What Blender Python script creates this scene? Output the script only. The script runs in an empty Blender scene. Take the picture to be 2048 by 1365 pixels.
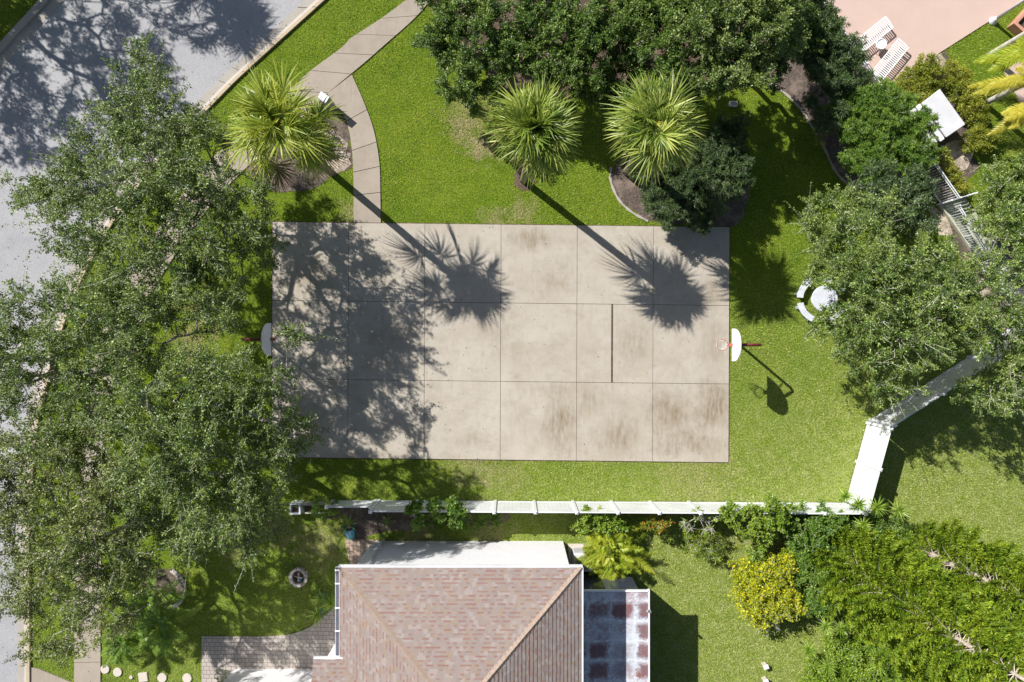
import bpy, math, random
import numpy as np
from mathutils import Vector
R = math.radians
rng = np.random.default_rng(11)
random.seed(5)
SC = bpy.context.scene
COL = SC.collection
H = 32.0            # camera height above the ground
S = 2048 * 24 / 36 / H   # photo pixels per metre on the ground

# ------------------------------------------------------------------ camera, sky, sun
cam = bpy.data.objects.new("camera", bpy.data.cameras.new("camera"))
COL.objects.link(cam)
cam.data.lens = 24; cam.data.sensor_width = 36
cam.data.clip_end = 2000
cam.location = (0, 0, H); cam.rotation_euler = (0, 0, 0)
SC.camera = cam
SUN_EL, SUN_AZ = R(41), R(40)      # shadows fall to the right and down in the photograph
w = bpy.data.worlds.new("World"); SC.world = w; w.use_nodes = True
sk = w.node_tree.nodes.new("ShaderNodeTexSky"); sk.sky_type = 'NISHITA'
sk.sun_disc = False; sk.sun_elevation = SUN_EL; sk.sun_rotation = R(310)
bg = w.node_tree.nodes["Background"]; bg.inputs[1].default_value = 0.06
w.node_tree.links.new(sk.outputs[0], bg.inputs[0])
sun = bpy.data.objects.new("sun", bpy.data.lights.new("sun", 'SUN')); COL.objects.link(sun)
sun.data.energy = 5.0; sun.data.angle = R(0.5); sun.data.color = (1.0, 0.965, 0.92)
sd = Vector((math.cos(SUN_AZ) * math.cos(SUN_EL), -math.sin(SUN_AZ) * math.cos(SUN_EL), -math.sin(SUN_EL)))
sun.rotation_euler = sd.to_track_quat('-Z', 'Y').to_euler()
SC.view_settings.view_transform = 'Standard'; SC.view_settings.look = 'None'
SC.view_settings.exposure = 0.5; SC.view_settings.gamma = 1.0
SC.cycles.max_bounces = 6; SC.cycles.diffuse_bounces = 3; SC.cycles.transparent_max_bounces = 4

# ------------------------------------------------------------------ helpers
def W(px, py, z=0.0):
    k = (1 - z / H) / S
    return np.array([(px - 1024) * k, (682.5 - py) * k, z])
def P2(pts): return np.array([W(*p)[:2] for p in pts])

def tag(o, label=None, cat=None, group=None, kind=None):
    if label: o["label"] = label
    if cat: o["category"] = cat
    if group: o["group"] = group
    if kind: o["kind"] = kind
    return o
def empty(name, loc, label, cat, group=None, rz=0):
    o = bpy.data.objects.new(name, None); COL.objects.link(o)
    o.location = tuple(loc); o.rotation_euler = (0, 0, rz); o.empty_display_size = 0.2
    return tag(o, label, cat, group)

class MB:
    """collects vertices and faces of ONE mesh"""
    def __init__(s): s.v = []; s.f = []; s.n = 0; s.t = []; s.uv = {}
    def add(s, V, F, tint=None):
        V = np.asarray(V, float).reshape(-1, 3)
        s.v.append(V)
        if isinstance(F, np.ndarray): s.f.append(F + s.n)
        else: s.f.append([tuple(i + s.n for i in f) for f in F])
        s.t.append(np.full(len(V), 0.5) if tint is None else np.broadcast_to(np.asarray(tint, float), (len(V),)))
        s.n += len(V)
        return s
    def box(s, c, d, rz=0, tint=None, rx=0, ry=0):
        x, y, z = [k / 2 for k in d]
        V = np.array([(-x,-y,-z),(x,-y,-z),(x,y,-z),(-x,y,-z),(-x,-y,z),(x,-y,z),(x,y,z),(-x,y,z)])
        if rx: ca, sa = math.cos(rx), math.sin(rx); V = V @ np.array([[1,0,0],[0,ca,sa],[0,-sa,ca]])
        if ry: ca, sa = math.cos(ry), math.sin(ry); V = V @ np.array([[ca,0,-sa],[0,1,0],[sa,0,ca]])
        ca, sa = math.cos(rz), math.sin(rz); V = V @ np.array([[ca,sa,0],[-sa,ca,0],[0,0,1]])
        return s.add(V + np.array(c), [(0,3,2,1),(4,5,6,7),(0,1,5,4),(1,2,6,5),(2,3,7,6),(3,0,4,7)], tint)
    def prism(s, poly, z0, z1, tint=None):
        poly = np.asarray(poly)[:, :2]; n = len(poly)
        a = np.sum(poly[:, 0] * np.roll(poly[:, 1], -1) - np.roll(poly[:, 0], -1) * poly[:, 1])
        if a < 0: poly = poly[::-1]
        V = np.vstack([np.c_[poly, np.full(n, z0)], np.c_[poly, np.full(n, z1)]])
        F = [tuple(range(n, 2 * n)), tuple(range(n - 1, -1, -1))]
        F += [(i, (i + 1) % n, n + (i + 1) % n, n + i) for i in range(n)]
        return s.add(V, F, tint)
    def tube(s, pts, rad, sides=8, cap=True, tint=None):
        pts = np.asarray(pts, float); n = len(pts)
        rad = np.broadcast_to(np.asarray(rad, float), (n,))
        t = np.gradient(pts, axis=0); t /= np.linalg.norm(t, axis=1)[:, None] + 1e-9
        ref = np.where(np.abs(t[:, 2:3]) > .92, np.array([[1., 0, 0]]), np.array([[0, 0, 1.]]))
        if n > 1: ref[:] = ref[0]
        a = np.cross(t, ref); a /= np.linalg.norm(a, axis=1)[:, None] + 1e-9
        b = np.cross(t, a)
        th = np.arange(sides) / sides * 2 * math.pi
        V = pts[:, None] + rad[:, None, None] * (np.cos(th)[None, :, None] * a[:, None] + np.sin(th)[None, :, None] * b[:, None])
        F = []
        for i in range(n - 1):
            for j in range(sides):
                k = (j + 1) % sides
                F.append((i*sides+j, i*sides+k, (i+1)*sides+k, (i+1)*sides+j))
        if cap: F += [tuple(range(sides))[::-1], tuple(range((n-1)*sides, n*sides))]
        return s.add(V.reshape(-1, 3), F, tint)
    def lathe(s, c, prof, seg=20, tint=None):
        c = np.array(c, float); th = np.arange(seg) / seg * 2 * math.pi
        V = np.array([[c[0] + r * math.cos(t), c[1] + r * math.sin(t), c[2] + z] for r, z in prof for t in th])
        F = []
        for i in range(len(prof) - 1):
            for j in range(seg):
                k = (j + 1) % seg
                F.append((i*seg+j, i*seg+k, (i+1)*seg+k, (i+1)*seg+j))
        if prof[0][0] > 1e-4 and abs(prof[0][1] - prof[1][1]) > 1e-6: F.append(tuple(range(seg))[::-1])
        if prof[-1][0] > 1e-4: F.append(tuple(range((len(prof)-1)*seg, len(prof)*seg)))
        return s.add(V, F, tint)
    def build(s, name, mat, parent=None, smooth=False, bevel=0):
        V = np.vstack(s.v)
        top_ = parent
        while top_ is not None and top_.parent is not None: top_ = top_.parent
        if top_ is not None and top_.type == 'EMPTY': V = V - np.array(top_.location)
        me = bpy.data.meshes.new(name)
        cnt = []; idx = []
        for F in s.f:
            if isinstance(F, np.ndarray):
                cnt.append(np.full(len(F), F.shape[1])); idx.append(F.ravel())
            elif F:
                cnt.append(np.array([len(f) for f in F])); idx.append(np.concatenate([np.array(f) for f in F]))
        cnt = np.concatenate(cnt).astype(np.int32); idx = np.concatenate(idx).astype(np.int32)
        me.vertices.add(len(V)); me.vertices.foreach_set("co", V.astype(np.float32).ravel())
        me.loops.add(len(idx)); me.loops.foreach_set("vertex_index", idx)
        me.polygons.add(len(cnt)); me.polygons.foreach_set("loop_start", np.concatenate([[0], np.cumsum(cnt)[:-1]]).astype(np.int32))
        me.update(calc_edges=True)
        at = me.attributes.new("tint", 'FLOAT', 'POINT'); at.data.foreach_set("value", np.concatenate(s.t).astype(np.float32))
        me.polygons.foreach_set("use_smooth", np.full(len(cnt), bool(smooth)))
        me.materials.append(mat)
        o = bpy.data.objects.new(name, me); COL.objects.link(o)
        if parent is not None: o.parent = parent
        if bevel:
            b = o.modifiers.new("bevel", 'BEVEL'); b.width = bevel; b.segments = 2; b.limit_method = 'ANGLE'
        return o

def copy_tree(o, parent=None):
    c = o.copy(); COL.objects.link(c); c.parent = parent
    for ch in list(o.children): copy_tree(ch, c)
    return c

# ------------------------------------------------------------------ materials
def nodes(m):
    m.use_nodes = True; nt = m.node_tree
    return nt, nt.nodes["Principled BSDF"]
def N(nt, typ, **kw):
    n = nt.nodes.new(typ)
    for k, v in kw.items():
        if k == "inp":
            for a, b in v.items(): n.inputs[a].default_value = b
        else: setattr(n, k, v)
    return n
def L(nt, a, b): nt.links.new(a, b)
def rgb(c): return (c[0], c[1], c[2], 1)
def mixc(nt, fac, a, b, mode='MIX'):
    n = nt.nodes.new("ShaderNodeMix"); n.data_type = 'RGBA'; n.blend_type = mode
    for i, v in ((0, fac), (6, a), (7, b)):
        if isinstance(v, bpy.types.NodeSocket): nt.links.new(v, n.inputs[i])
        else: n.inputs[i].default_value = v if i == 0 else rgb(v)
    return n.outputs[2]
def math_(nt, op, a, b=None, clamp=False):
    n = nt.nodes.new("ShaderNodeMath"); n.operation = op; n.use_clamp = clamp
    for i, v in enumerate((a, b)):
        if v is None: continue
        if isinstance(v, bpy.types.NodeSocket): nt.links.new(v, n.inputs[i])
        else: n.inputs[i].default_value = v
    return n.outputs[0]
def noise(nt, scale, detail=4, rough=.6, vec=None, stretch=None, lac=2):
    n = nt.nodes.new("ShaderNodeTexNoise"); n.inputs["Scale"].default_value = scale
    n.inputs["Detail"].default_value = detail; n.inputs["Roughness"].default_value = rough
    if vec is None:
        g = nt.nodes.new("ShaderNodeNewGeometry"); vec = g.outputs["Position"]
    if stretch:
        m = nt.nodes.new("ShaderNodeMapping"); m.inputs["Scale"].default_value = stretch; L(nt, vec, m.inputs[0]); vec = m.outputs[0]
    L(nt, vec, n.inputs["Vector"])
    return n.outputs["Fac"]
def ramp(nt, fac, lo, hi):
    n = nt.nodes.new("ShaderNodeMapRange"); n.inputs[1].default_value = lo; n.inputs[2].default_value = hi
    L(nt, fac, n.inputs[0]); return n.outputs[0]
def bump(nt, b, h, strength=.5, dist=.02):
    n = nt.nodes.new("ShaderNodeBump"); n.inputs["Strength"].default_value = strength; n.inputs["Distance"].default_value = dist
    L(nt, h, n.inputs["Height"]); L(nt, n.outputs[0], b.inputs["Normal"])
def tintsock(nt):
    a = nt.nodes.new("ShaderNodeAttribute"); a.attribute_name = "tint"; return a.outputs["Fac"]

def m_simple(name, c, rough=.6, var=.15, sc=3.0, metal=0, spec=.5, fine=None):
    m = bpy.data.materials.new(name); nt, b = nodes(m)
    f = noise(nt, sc, 5)
    d = [k * (1 - var * 1.6) for k in c]; u = [min(1, k * (1 + var)) for k in c]
    col = mixc(nt, ramp(nt, f, .3, .7), d, u)
    if fine: col = mixc(nt, ramp(nt, noise(nt, fine, 2), .3, .7), col, [k * .75 for k in c])
    L(nt, col, b.inputs["Base Color"]); b.inputs["Roughness"].default_value = rough
    b.inputs["Metallic"].default_value = metal; b.inputs["Specular IOR Level"].default_value = spec
    return m

def m_leaf(name, dark, mid, light, rough=.42, trans=.22, spec=.5, blotch=.7):
    m = bpy.data.materials.new(name); nt, b = nodes(m)
    t = tintsock(nt)
    c = mixc(nt, ramp(nt, t, 0, .55), dark, mid)
    c = mixc(nt, ramp(nt, t, .55, 1), c, light)
    f = ramp(nt, noise(nt, blotch, 3), .42, .68)
    c = mixc(nt, math_(nt, 'MULTIPLY', f, .42), c, light)
    L(nt, c, b.inputs["Base Color"]); b.inputs["Roughness"].default_value = rough
    b.inputs["Specular IOR Level"].default_value = spec
    tr = N(nt, "ShaderNodeBsdfTranslucent"); L(nt, mixc(nt, .5, c, (light[0]*1.3, light[1]*1.4, light[2]*.6)), tr.inputs[0])
    mx = N(nt, "ShaderNodeMixShader"); mx.inputs[0].default_value = trans
    out = nt.nodes["Material Output"]
    L(nt, b.outputs[0], mx.inputs[1]); L(nt, tr.outputs[0], mx.inputs[2]); L(nt, mx.outputs[0], out.inputs[0])
    return m

def lawn_color(nt):
    """grass colour from world position: fresh near the path, paler and drier to the south east, dry patches"""
    big = noise(nt, .35, 4, .6); med = noise(nt, 2.2, 4, .65)
    fresh = mixc(nt, ramp(nt, big, .35, .68), (.17, .28, .010), (.275, .355, .028))
    fresh = mixc(nt, math_(nt, 'MULTIPLY', ramp(nt, med, .45, .75), .55), fresh, (.30, .36, .05))
    dry = mixc(nt, ramp(nt, med, .35, .7), (.30, .385, .06), (.48, .52, .18))
    fresh = mixc(nt, math_(nt, 'MULTIPLY', ramp(nt, noise(nt, 1.15, 6, .75), .46, .66), .55), fresh, (.105, .19, .012))
    g = nt.nodes.new("ShaderNodeNewGeometry"); sp = nt.nodes.new("ShaderNodeSeparateXYZ"); L(nt, g.outputs["Position"], sp.inputs[0])
    x, y = sp.outputs[0], sp.outputs[1]
    s_ = math_(nt, 'SUBTRACT', math_(nt, 'MULTIPLY', x, .5), y)
    s_ = math_(nt, 'ADD', s_, math_(nt, 'MULTIPLY', big, 3.0))
    c = mixc(nt, math_(nt, 'MULTIPLY', ramp(nt, s_, 3.0, 16.0), .9), fresh, dry)
    def spot(px, py, r, amt, col, c):
        p = W(px, py)
        dx = math_(nt, 'SUBTRACT', x, p[0]); dy = math_(nt, 'SUBTRACT', y, p[1])
        d = math_(nt, 'SQRT', math_(nt, 'ADD', math_(nt, 'MULTIPLY', dx, dx), math_(nt, 'MULTIPLY', dy, dy)))
        d = math_(nt, 'SUBTRACT', d, math_(nt, 'MULTIPLY', math_(nt, 'SUBTRACT', med, .5), r * 2.6))
        n = nt.nodes.new("ShaderNodeMapRange"); n.inputs[1].default_value = r; n.inputs[2].default_value = r * .2
        n.inputs[3].default_value = 0; n.inputs[4].default_value = amt; L(nt, d, n.inputs[0])
        return mixc(nt, n.outputs[0], c, col)
    for px, py, r, a in ((965, 290, 1.0, .9), (925, 262, .9, .6), (935, 225, 1.5, .5), (1045, 425, .9, .55), (985, 440, .8, .5), (940, 930, 1.6, .45), (700, 425, .7, .5),
                         (1010, 955, 1.6, .3), (1560, 1080, 1.0, .5), (1500, 1060, 1.4, .3), (840, 1068, 1.2, .6), (980, 1062, 1.2, .5), (640, 1090, 1.6, .5), (560, 1060, 1.2, .45),
                         (420, 620, 1.6, .5), (380, 700, 1.3, .6), (470, 1090, 1.4, .4), (1690, 560, 1.2, .3), (1390, 900+60, 2.2, .3)):
        c = spot(px, py, r, a, (.50, .41, .22), c)
    return c

def m_lawn():
    m = bpy.data.materials.new("lawn"); nt, b = nodes(m)
    c = lawn_color(nt)
    f = noise(nt, 11, 5, .95)
    c = mixc(nt, ramp(nt, f, .40, .60), mixc(nt, .78, c, (.03, .05, .008)), c)
    L(nt, c, b.inputs["Base Color"]); b.inputs["Roughness"].default_value = .95; b.inputs["Specular IOR Level"].default_value = .1
    bump(nt, b, f, 1.0, .05)
    return m
def m_blade():
    m = bpy.data.materials.new("grass_blade"); nt, b = nodes(m)
    c = lawn_color(nt); t = tintsock(nt)
    c = mixc(nt, math_(nt, 'MULTIPLY', ramp(nt, t, 0, .5), 1.0), mixc(nt, .72, c, (.035, .075, .008)), c)
    c = mixc(nt, math_(nt, 'MULTIPLY', ramp(nt, t, .55, 1), .65), c, (.50, .52, .13))
    L(nt, c, b.inputs["Base Color"]); b.inputs["Roughness"].default_value = .55; b.inputs["Specular IOR Level"].default_value = .35
    return m

def m_concrete(name, base, stain, amount=.5, streak=None, grain=60, dark=(.12,.1,.085), darkamt=.0):
    m = bpy.data.materials.new(name); nt, b = nodes(m)
    t = tintsock(nt)
    c = mixc(nt, ramp(nt, noise(nt, .6, 6, .62), .3, .72), base, [k * .82 for k in base])
    c = mixc(nt, math_(nt, 'MULTIPLY', ramp(nt, noise(nt, .9, 6, .7, stretch=streak or (1, 1, 1)), .48, .72), amount), c, stain)
    c = mixc(nt, math_(nt, 'MULTIPLY', ramp(nt, noise(nt, 3.4, 5, .75, stretch=(1, .35, 1)), .52, .75), amount * .7), c, stain)
    # per slab weathering
    wx = math_(nt, 'MULTIPLY', ramp(nt, noise(nt, 2.4, 7, .75, stretch=(2.6, .6, 1)), .38, .66), ramp(nt, noise(nt, .55, 3, .6), .38, .58))
    c = mixc(nt, math_(nt, 'MULTIPLY', t, .95), c, mixc(nt, wx, c, stain))
    if darkamt: c = mixc(nt, math_(nt, 'MULTIPLY', ramp(nt, noise(nt, 1.7, 6, .75), .55, .72), darkamt), c, dark)
    c = mixc(nt, ramp(nt, noise(nt, grain, 3, .7), .25, .75), [k * .86 for k in base], c)
    L(nt, c, b.inputs["Base Color"]); b.inputs["Roughness"].default_value = .85; b.inputs["Specular IOR Level"].default_value = .25
    bump(nt, b, noise(nt, grain, 3, .7), .3, .006)
    return m

def m_road():
    m = bpy.data.materials.new("asphalt"); nt, b = nodes(m)
    c = mixc(nt, ramp(nt, noise(nt, .4, 5), .3, .7), (.37, .365, .375), (.44, .435, .44))
    g = noise(nt, 26, 3, .8)
    c = mixc(nt, ramp(nt, g, .30, .62), (.27, .27, .28), c)
    v = N(nt, "ShaderNodeTexVoronoi", inp={"Scale": 34.0}); gg = N(nt, "ShaderNodeNewGeometry"); L(nt, gg.outputs["Position"], v.inputs["Vector"])
    c = mixc(nt, math_(nt, 'MULTIPLY', ramp(nt, v.outputs["Color"], .8, .98), .55), c, (.62, .6, .57))
    c = mixc(nt, math_(nt, 'MULTIPLY', ramp(nt, noise(nt, .7, 7, .75), .5, .7), .35), c, (.20, .20, .21))
    L(nt, c, b.inputs["Base Color"]); b.inputs["Roughness"].default_value = .9; b.inputs["Specular IOR Level"].default_value = .25
    bump(nt, b, g, .6, .012)
    return m

def m_mulch(name, a, bb, sc=16):
    m = bpy.data.materials.new(name); nt, b = nodes(m)
    f = noise(nt, sc, 5, .8)
    c = mixc(nt, ramp(nt, f, .35, .65), a, bb)
    c = mixc(nt, ramp(nt, noise(nt, 1.3, 4), .5, .65), c, [min(1, k * 1.35) for k in bb])
    v = N(nt, "ShaderNodeTexVoronoi", inp={"Scale": sc * .7}); gg = N(nt, "ShaderNodeNewGeometry"); L(nt, gg.outputs["Position"], v.inputs["Vector"])
    c = mixc(nt, math_(nt, 'MULTIPLY', ramp(nt, v.outputs["Color"], .72, .9), .5), c, [min(1, k * 1.7) for k in bb])
    L(nt, c, b.inputs["Base Color"]); b.inputs["Roughness"].default_value = .95
    bump(nt, b, f, 1.0, .05)
    return m

def uv_from_pos(nt, ux, uy, ox=0, oy=0):
    """in-plane coordinates (metres) from object position: u along ux, v along uy (3-vectors)"""
    tc = N(nt, "ShaderNodeNewGeometry")
    out = []
    for vec in (ux, uy):
        d = N(nt, "ShaderNodeVectorMath", operation='DOT_PRODUCT'); L(nt, tc.outputs["Position"], d.inputs[0]); d.inputs[1].default_value = vec
        out.append(d.outputs["Value"])
    return out

def m_shingle(name, ux, uv, course=.15, cell=.16):
    m = bpy.data.materials.new(name); nt, b = nodes(m)
    u, v = uv_from_pos(nt, ux, uv)
    vr = math_(nt, 'DIVIDE', v, course); row = math_(nt, 'FLOOR', vr); vf = math_(nt, 'FRACT', vr)
    uc = math_(nt, 'ADD', math_(nt, 'DIVIDE', u, cell), math_(nt, 'MULTIPLY', row, .37)); cellv = math_(nt, 'FLOOR', uc); uf = math_(nt, 'FRACT', uc)
    cb = N(nt, "ShaderNodeCombineXYZ"); L(nt, cellv, cb.inputs[0]); L(nt, row, cb.inputs[1])
    wn = N(nt, "ShaderNodeTexWhiteNoise", noise_dimensions='2D'); L(nt, cb.outputs[0], wn.inputs[0])
    cb2 = N(nt, "ShaderNodeCombineXYZ"); L(nt, math_(nt, 'FLOOR', math_(nt, 'MULTIPLY', uc, 1.15)), cb2.inputs[0]); L(nt, math_(nt, 'ADD', row, 91.0), cb2.inputs[1])
    wn2 = N(nt, "ShaderNodeTexWhiteNoise", noise_dimensions='2D'); L(nt, cb2.outputs[0], wn2.inputs[0])
    c = mixc(nt, wn.outputs["Value"], (.245, .20, .18), (.295, .247, .226))
    c = mixc(nt, math_(nt, 'GREATER_THAN', wn.outputs["Value"], .84), c, (.31, .268, .248))
    c = mixc(nt, math_(nt, 'LESS_THAN', wn.outputs["Value"], .12), c, (.275, .215, .17))
    red = math_(nt, 'MULTIPLY', math_(nt, 'GREATER_THAN', wn2.outputs["Value"], .55), math_(nt, 'LESS_THAN', vf, .42))
    odd = math_(nt, 'GREATER_THAN', math_(nt, 'FRACT', math_(nt, 'MULTIPLY', row, .5)), .25)
    red = math_(nt, 'MULTIPLY', red, math_(nt, 'MAXIMUM', odd, .75))
    c = mixc(nt, math_(nt, 'MULTIPLY', red, .75), c, (.235, .115, .09))
    seam = math_(nt, 'LESS_THAN', uf, .05)
    c = mixc(nt, math_(nt, 'MULTIPLY', seam, .35), c, (.2, .15, .13))
    c = mixc(nt, math_(nt, 'MULTIPLY', ramp(nt, noise(nt, 1.1, 5, .7), .5, .8), .4), c, (.36, .27, .20))
    c = mixc(nt, math_(nt, 'MULTIPLY', ramp(nt, noise(nt, 50, 2), .4, .8), .25), c, (.25, .19, .17))
    L(nt, c, b.inputs["Base Color"]); b.inputs["Roughness"].default_value = .9; b.inputs["Specular IOR Level"].default_value = .2
    return m

def m_pavers(name, ang, c1, c2, c3, s=.24):
    m = bpy.data.materials.new(name); nt, b = nodes(m)
    ca, sa = math.cos(ang), math.sin(ang)
    u, v = uv_from_pos(nt, (ca, sa, 0), (-sa, ca, 0))
    cb = N(nt, "ShaderNodeCombineXYZ"); L(nt, u, cb.inputs[0]); L(nt, v, cb.inputs[1])
    br = N(nt, "ShaderNodeTexBrick", offset=.5, squash=.66, squash_frequency=3)
    br.inputs["Scale"].default_value = 1.0; br.inputs["Brick Width"].default_value = s; br.inputs["Row Height"].default_value = s * .72
    br.inputs["Mortar Size"].default_value = .012; br.inputs["Mortar Smooth"].default_value = .3
    br.inputs["Color1"].default_value = rgb(c1); br.inputs["Color2"].default_value = rgb(c2); br.inputs["Mortar"].default_value = (.09, .075, .06, 1)
    L(nt, cb.outputs[0], br.inputs["Vector"])
    c = mixc(nt, math_(nt, 'MULTIPLY', ramp(nt, noise(nt, 1.2, 4), .45, .65), .6), br.outputs["Color"], c3, 'MIX')
    c = mixc(nt, br.outputs["Fac"], c, (.10, .085, .07))
    c = mixc(nt, ramp(nt, noise(nt, 40, 3), .2, .8), [k * .7 for k in c1], c)
    L(nt, c, b.inputs["Base Color"]); b.inputs["Roughness"].default_value = .9
    bump(nt, b, math_(nt, 'SUBTRACT', 1.0, br.outputs["Fac"]), .8, .012)
    return m

def m_bark(name, a, b2, sc=14):
    m = bpy.data.materials.new(name); nt, b = nodes(m)
    f = noise(nt, sc, 6, .75)
    L(nt, mixc(nt, ramp(nt, f, .35, .65), a, b2), b.inputs["Base Color"]); b.inputs["Roughness"].default_value = .85
    bump(nt, b, f, .8, .02)
    return m

M = {}
M['lawn'] = m_lawn(); M['blade'] = m_blade(); M['road'] = m_road()
def court_stains():
    m = M['court']; nt = m.node_tree; b = nt.nodes['Principled BSDF']; src = b.inputs['Base Color'].links[0].from_socket
    g = N(nt, 'ShaderNodeNewGeometry'); sp = N(nt, 'ShaderNodeSeparateXYZ'); L(nt, g.outputs['Position'], sp.inputs[0]); c = mixc(nt, math_(nt, 'MULTIPLY', ramp(nt, noise(nt, 4.5, 8, .8), .5, .74), .45), src, (.30, .25, .19)); c = mixc(nt, math_(nt, 'MULTIPLY', ramp(nt, noise(nt, .45, 5, .7), .45, .7), .35), c, (.33, .27, .20))
    st = noise(nt, 1.8, 7, .75, stretch=(2.8, .7, 1)); fine = noise(nt, .9, 5, .7)
    for px, py, rx, ry, a in ((1425, 815, 45, 60, .95), (1340, 830, 60, 50, .8), (1240, 870, 60, 40, .7), (1120, 840, 40, 70, .85), (1065, 478, 55, 26, .75), (1100, 560, 60, 40, .4), (1270, 680, 40, 50, .5), (1425, 690, 30, 60, .55), (1370, 890, 90, 26, .7), (1180, 800, 30, 40, .5), (780, 680, 60, 50, .4), (620, 560, 60, 60, .55), (620, 840, 60, 50, .5), (940, 880, 40, 20, .4), (1425, 590, 25, 40, .6), (1000, 660, 50, 60, .3)):
        p = W(px, py); dx = math_(nt, 'DIVIDE', math_(nt, 'SUBTRACT', sp.outputs[0], p[0]), rx / S); dy = math_(nt, 'DIVIDE', math_(nt, 'SUBTRACT', sp.outputs[1], p[1]), ry / S)
        d = math_(nt, 'SQRT', math_(nt, 'ADD', math_(nt, 'MULTIPLY', dx, dx), math_(nt, 'MULTIPLY', dy, dy)))
        d = math_(nt, 'ADD', d, math_(nt, 'MULTIPLY', math_(nt, 'SUBTRACT', fine, .5), 2.2))
        f = math_(nt, 'MULTIPLY', ramp(nt, d, 1.15, .2), ramp(nt, st, .30, .62)); c = mixc(nt, math_(nt, 'MULTIPLY', f, a, True), c, (.19, .145, .085))
    L(nt, c, b.inputs['Base Color'])
M['court'] = m_concrete("court_concrete", (.50, .455, .385), (.27, .22, .145), .85, (.8, 1.3, 1), 50)
court_stains()
M['walk'] = m_concrete("walk_concrete", (.40, .345, .28), (.20, .16, .125), .6, None, 45, darkamt=.4)
M['gutter'] = m_concrete("gutter_concrete", (.46, .42, .37), (.23, .2, .17), .6, (1, 1, 1), 45, darkamt=.5)
M['kerb'] = m_concrete("kerb_cream", (.56, .45, .31), (.33, .25, .17), .6, (1, 1, 1), 45, darkamt=.4)
M['mulch'] = m_mulch("mulch", (.05, .038, .03), (.17, .13, .105))  # brown darkened further to add tree shade to the beds
M['sand'] = m_mulch("sandy_mulch", (.22, .17, .13), (.50, .42, .34), 10)
M['soil'] = m_mulch("soil", (.05, .035, .025), (.16, .11, .075), 20)
M['pink'] = m_concrete("pink_deck", (.60, .45, .385), (.50, .36, .30), .45, None, 30)
M['pavers'] = m_pavers("patio_pavers", R(-.5), (.44, .385, .34), (.56, .49, .43), (.41, .375, .35), .26)
M['pavers2'] = m_pavers("walk_pavers", R(90), (.46, .34, .25), (.56, .42, .32), (.38, .3, .24), .24)
M['bark'] = m_bark("oak_bark", (.18, .155, .13), (.46, .43, .38))
M['twig'] = m_simple("twig_bark", (.52, .49, .43), .8, .25, 6)
M['bark_pine'] = m_bark("pine_bark", (.30, .23, .18), (.60, .52, .45), 18)
M['palm_trunk'] = m_bark("palm_trunk", (.13, .10, .075), (.38, .32, .26), 10)
M['palm_trunk_grey'] = m_bark("palm_trunk_grey", (.36, .33, .28), (.62, .60, .54), 8)
M['oak'] = m_leaf("oak_leaf", (.014, .042, .007), (.098, .165, .022), (.33, .42, .11), .38, .2, .42)
M['oak_yellow'] = m_leaf("oak_leaf_olive", (.020, .045, .009), (.12, .168, .027), (.37, .41, .12), .38, .2, .42)
M['oak_bright'] = m_leaf("oak_leaf_bright", (.020, .060, .008), (.122, .205, .027), (.38, .47, .12), .37, .22, .48)
M['dark'] = m_leaf("dark_glossy_leaf", (.018, .050, .008), (.07, .145, .018), (.25, .35, .055), .38, .22, .40)
M['narrow'] = m_leaf("narrow_leaf", (.04, .11, .014), (.135, .25, .03), (.30, .42, .07), .4, .3, .4)
M['narrow_dark'] = m_leaf("narrow_dark_leaf", (.03, .062, .022), (.075, .13, .04), (.16, .23, .075), .4, .25, .45)
M['ixora'] = m_leaf("hedge_leaf", (.08, .12, .012), (.22, .27, .025), (.46, .43, .06), .4, .25, .4)
M['lime'] = m_leaf("lime_leaf", (.09, .17, .012), (.20, .33, .025), (.38, .47, .06), .38, .3, .5)
M['flower'] = m_leaf("yellow_flower", (.42, .40, .02), (.68, .60, .02), (.85, .78, .05), .6, .3, .2)
M['chartreuse'] = m_leaf('chartreuse_leaf', (.12, .20, .01), (.34, .40, .015), (.70, .68, .04), .45, .3, .3)
M['redflower'] = m_leaf("red_flower", (.45, .08, .02), (.6, .16, .03), (.7, .3, .06), .6, .2, .2)
M['sabal'] = m_leaf("sabal_leaf", (.04, .09, .010), (.155, .235, .026), (.46, .50, .11), .45, .22, .45, 1.4)
M['sabal_yellow'] = m_leaf('sabal_leaf_yellow', (.06, .12, .01), (.195, .275, .024), (.52, .53, .09), .45, .25, .4, 1.4)
M['deadfrond'] = m_leaf('dead_frond', (.12, .085, .045), (.26, .19, .10), (.42, .32, .19), .8, .1, .1)
M['petiole'] = m_simple("petiole", (.42, .40, .05), .45, .25, 5)
M['areca'] = m_leaf("areca_leaf", (.09, .16, .012), (.27, .36, .022), (.58, .58, .06), .42, .3, .4, 1.6)
M['yellowpalm'] = m_leaf("yellow_frond", (.30, .27, .03), (.50, .44, .05), (.66, .60, .10), .42, .3, .4)
M['cook'] = m_leaf("pine_needles", (.03, .08, .008), (.155, .255, .014), (.48, .56, .045), .48, .28, .35, .9)
M['yucca'] = m_leaf("yucca_leaf", (.08, .17, .02), (.21, .35, .04), (.46, .56, .10), .35, .2, .6)
M['white'] = m_simple("white_vinyl", (.73, .74, .77), .4, .09, 1.1)
M['whitewall'] = m_simple("white_stucco", (.88, .87, .88), .8, .03, 1.5, fine=30)
M['whitemetal'] = m_simple("white_metal", (.60, .60, .63), .4, .05, 2)
M['picket'] = m_simple('picket_paint', (.82, .84, .88), .4, .04, 2)
M['strap'] = m_simple("white_strap", (.85, .85, .85), .45, .04, 4)
M['greymetal'] = m_simple("grey_metal", (.42, .43, .44), .45, .15, 4, metal=.3)
M['darkmetal'] = m_simple("dark_metal", (.06, .06, .065), .5, .2, 4)
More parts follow.
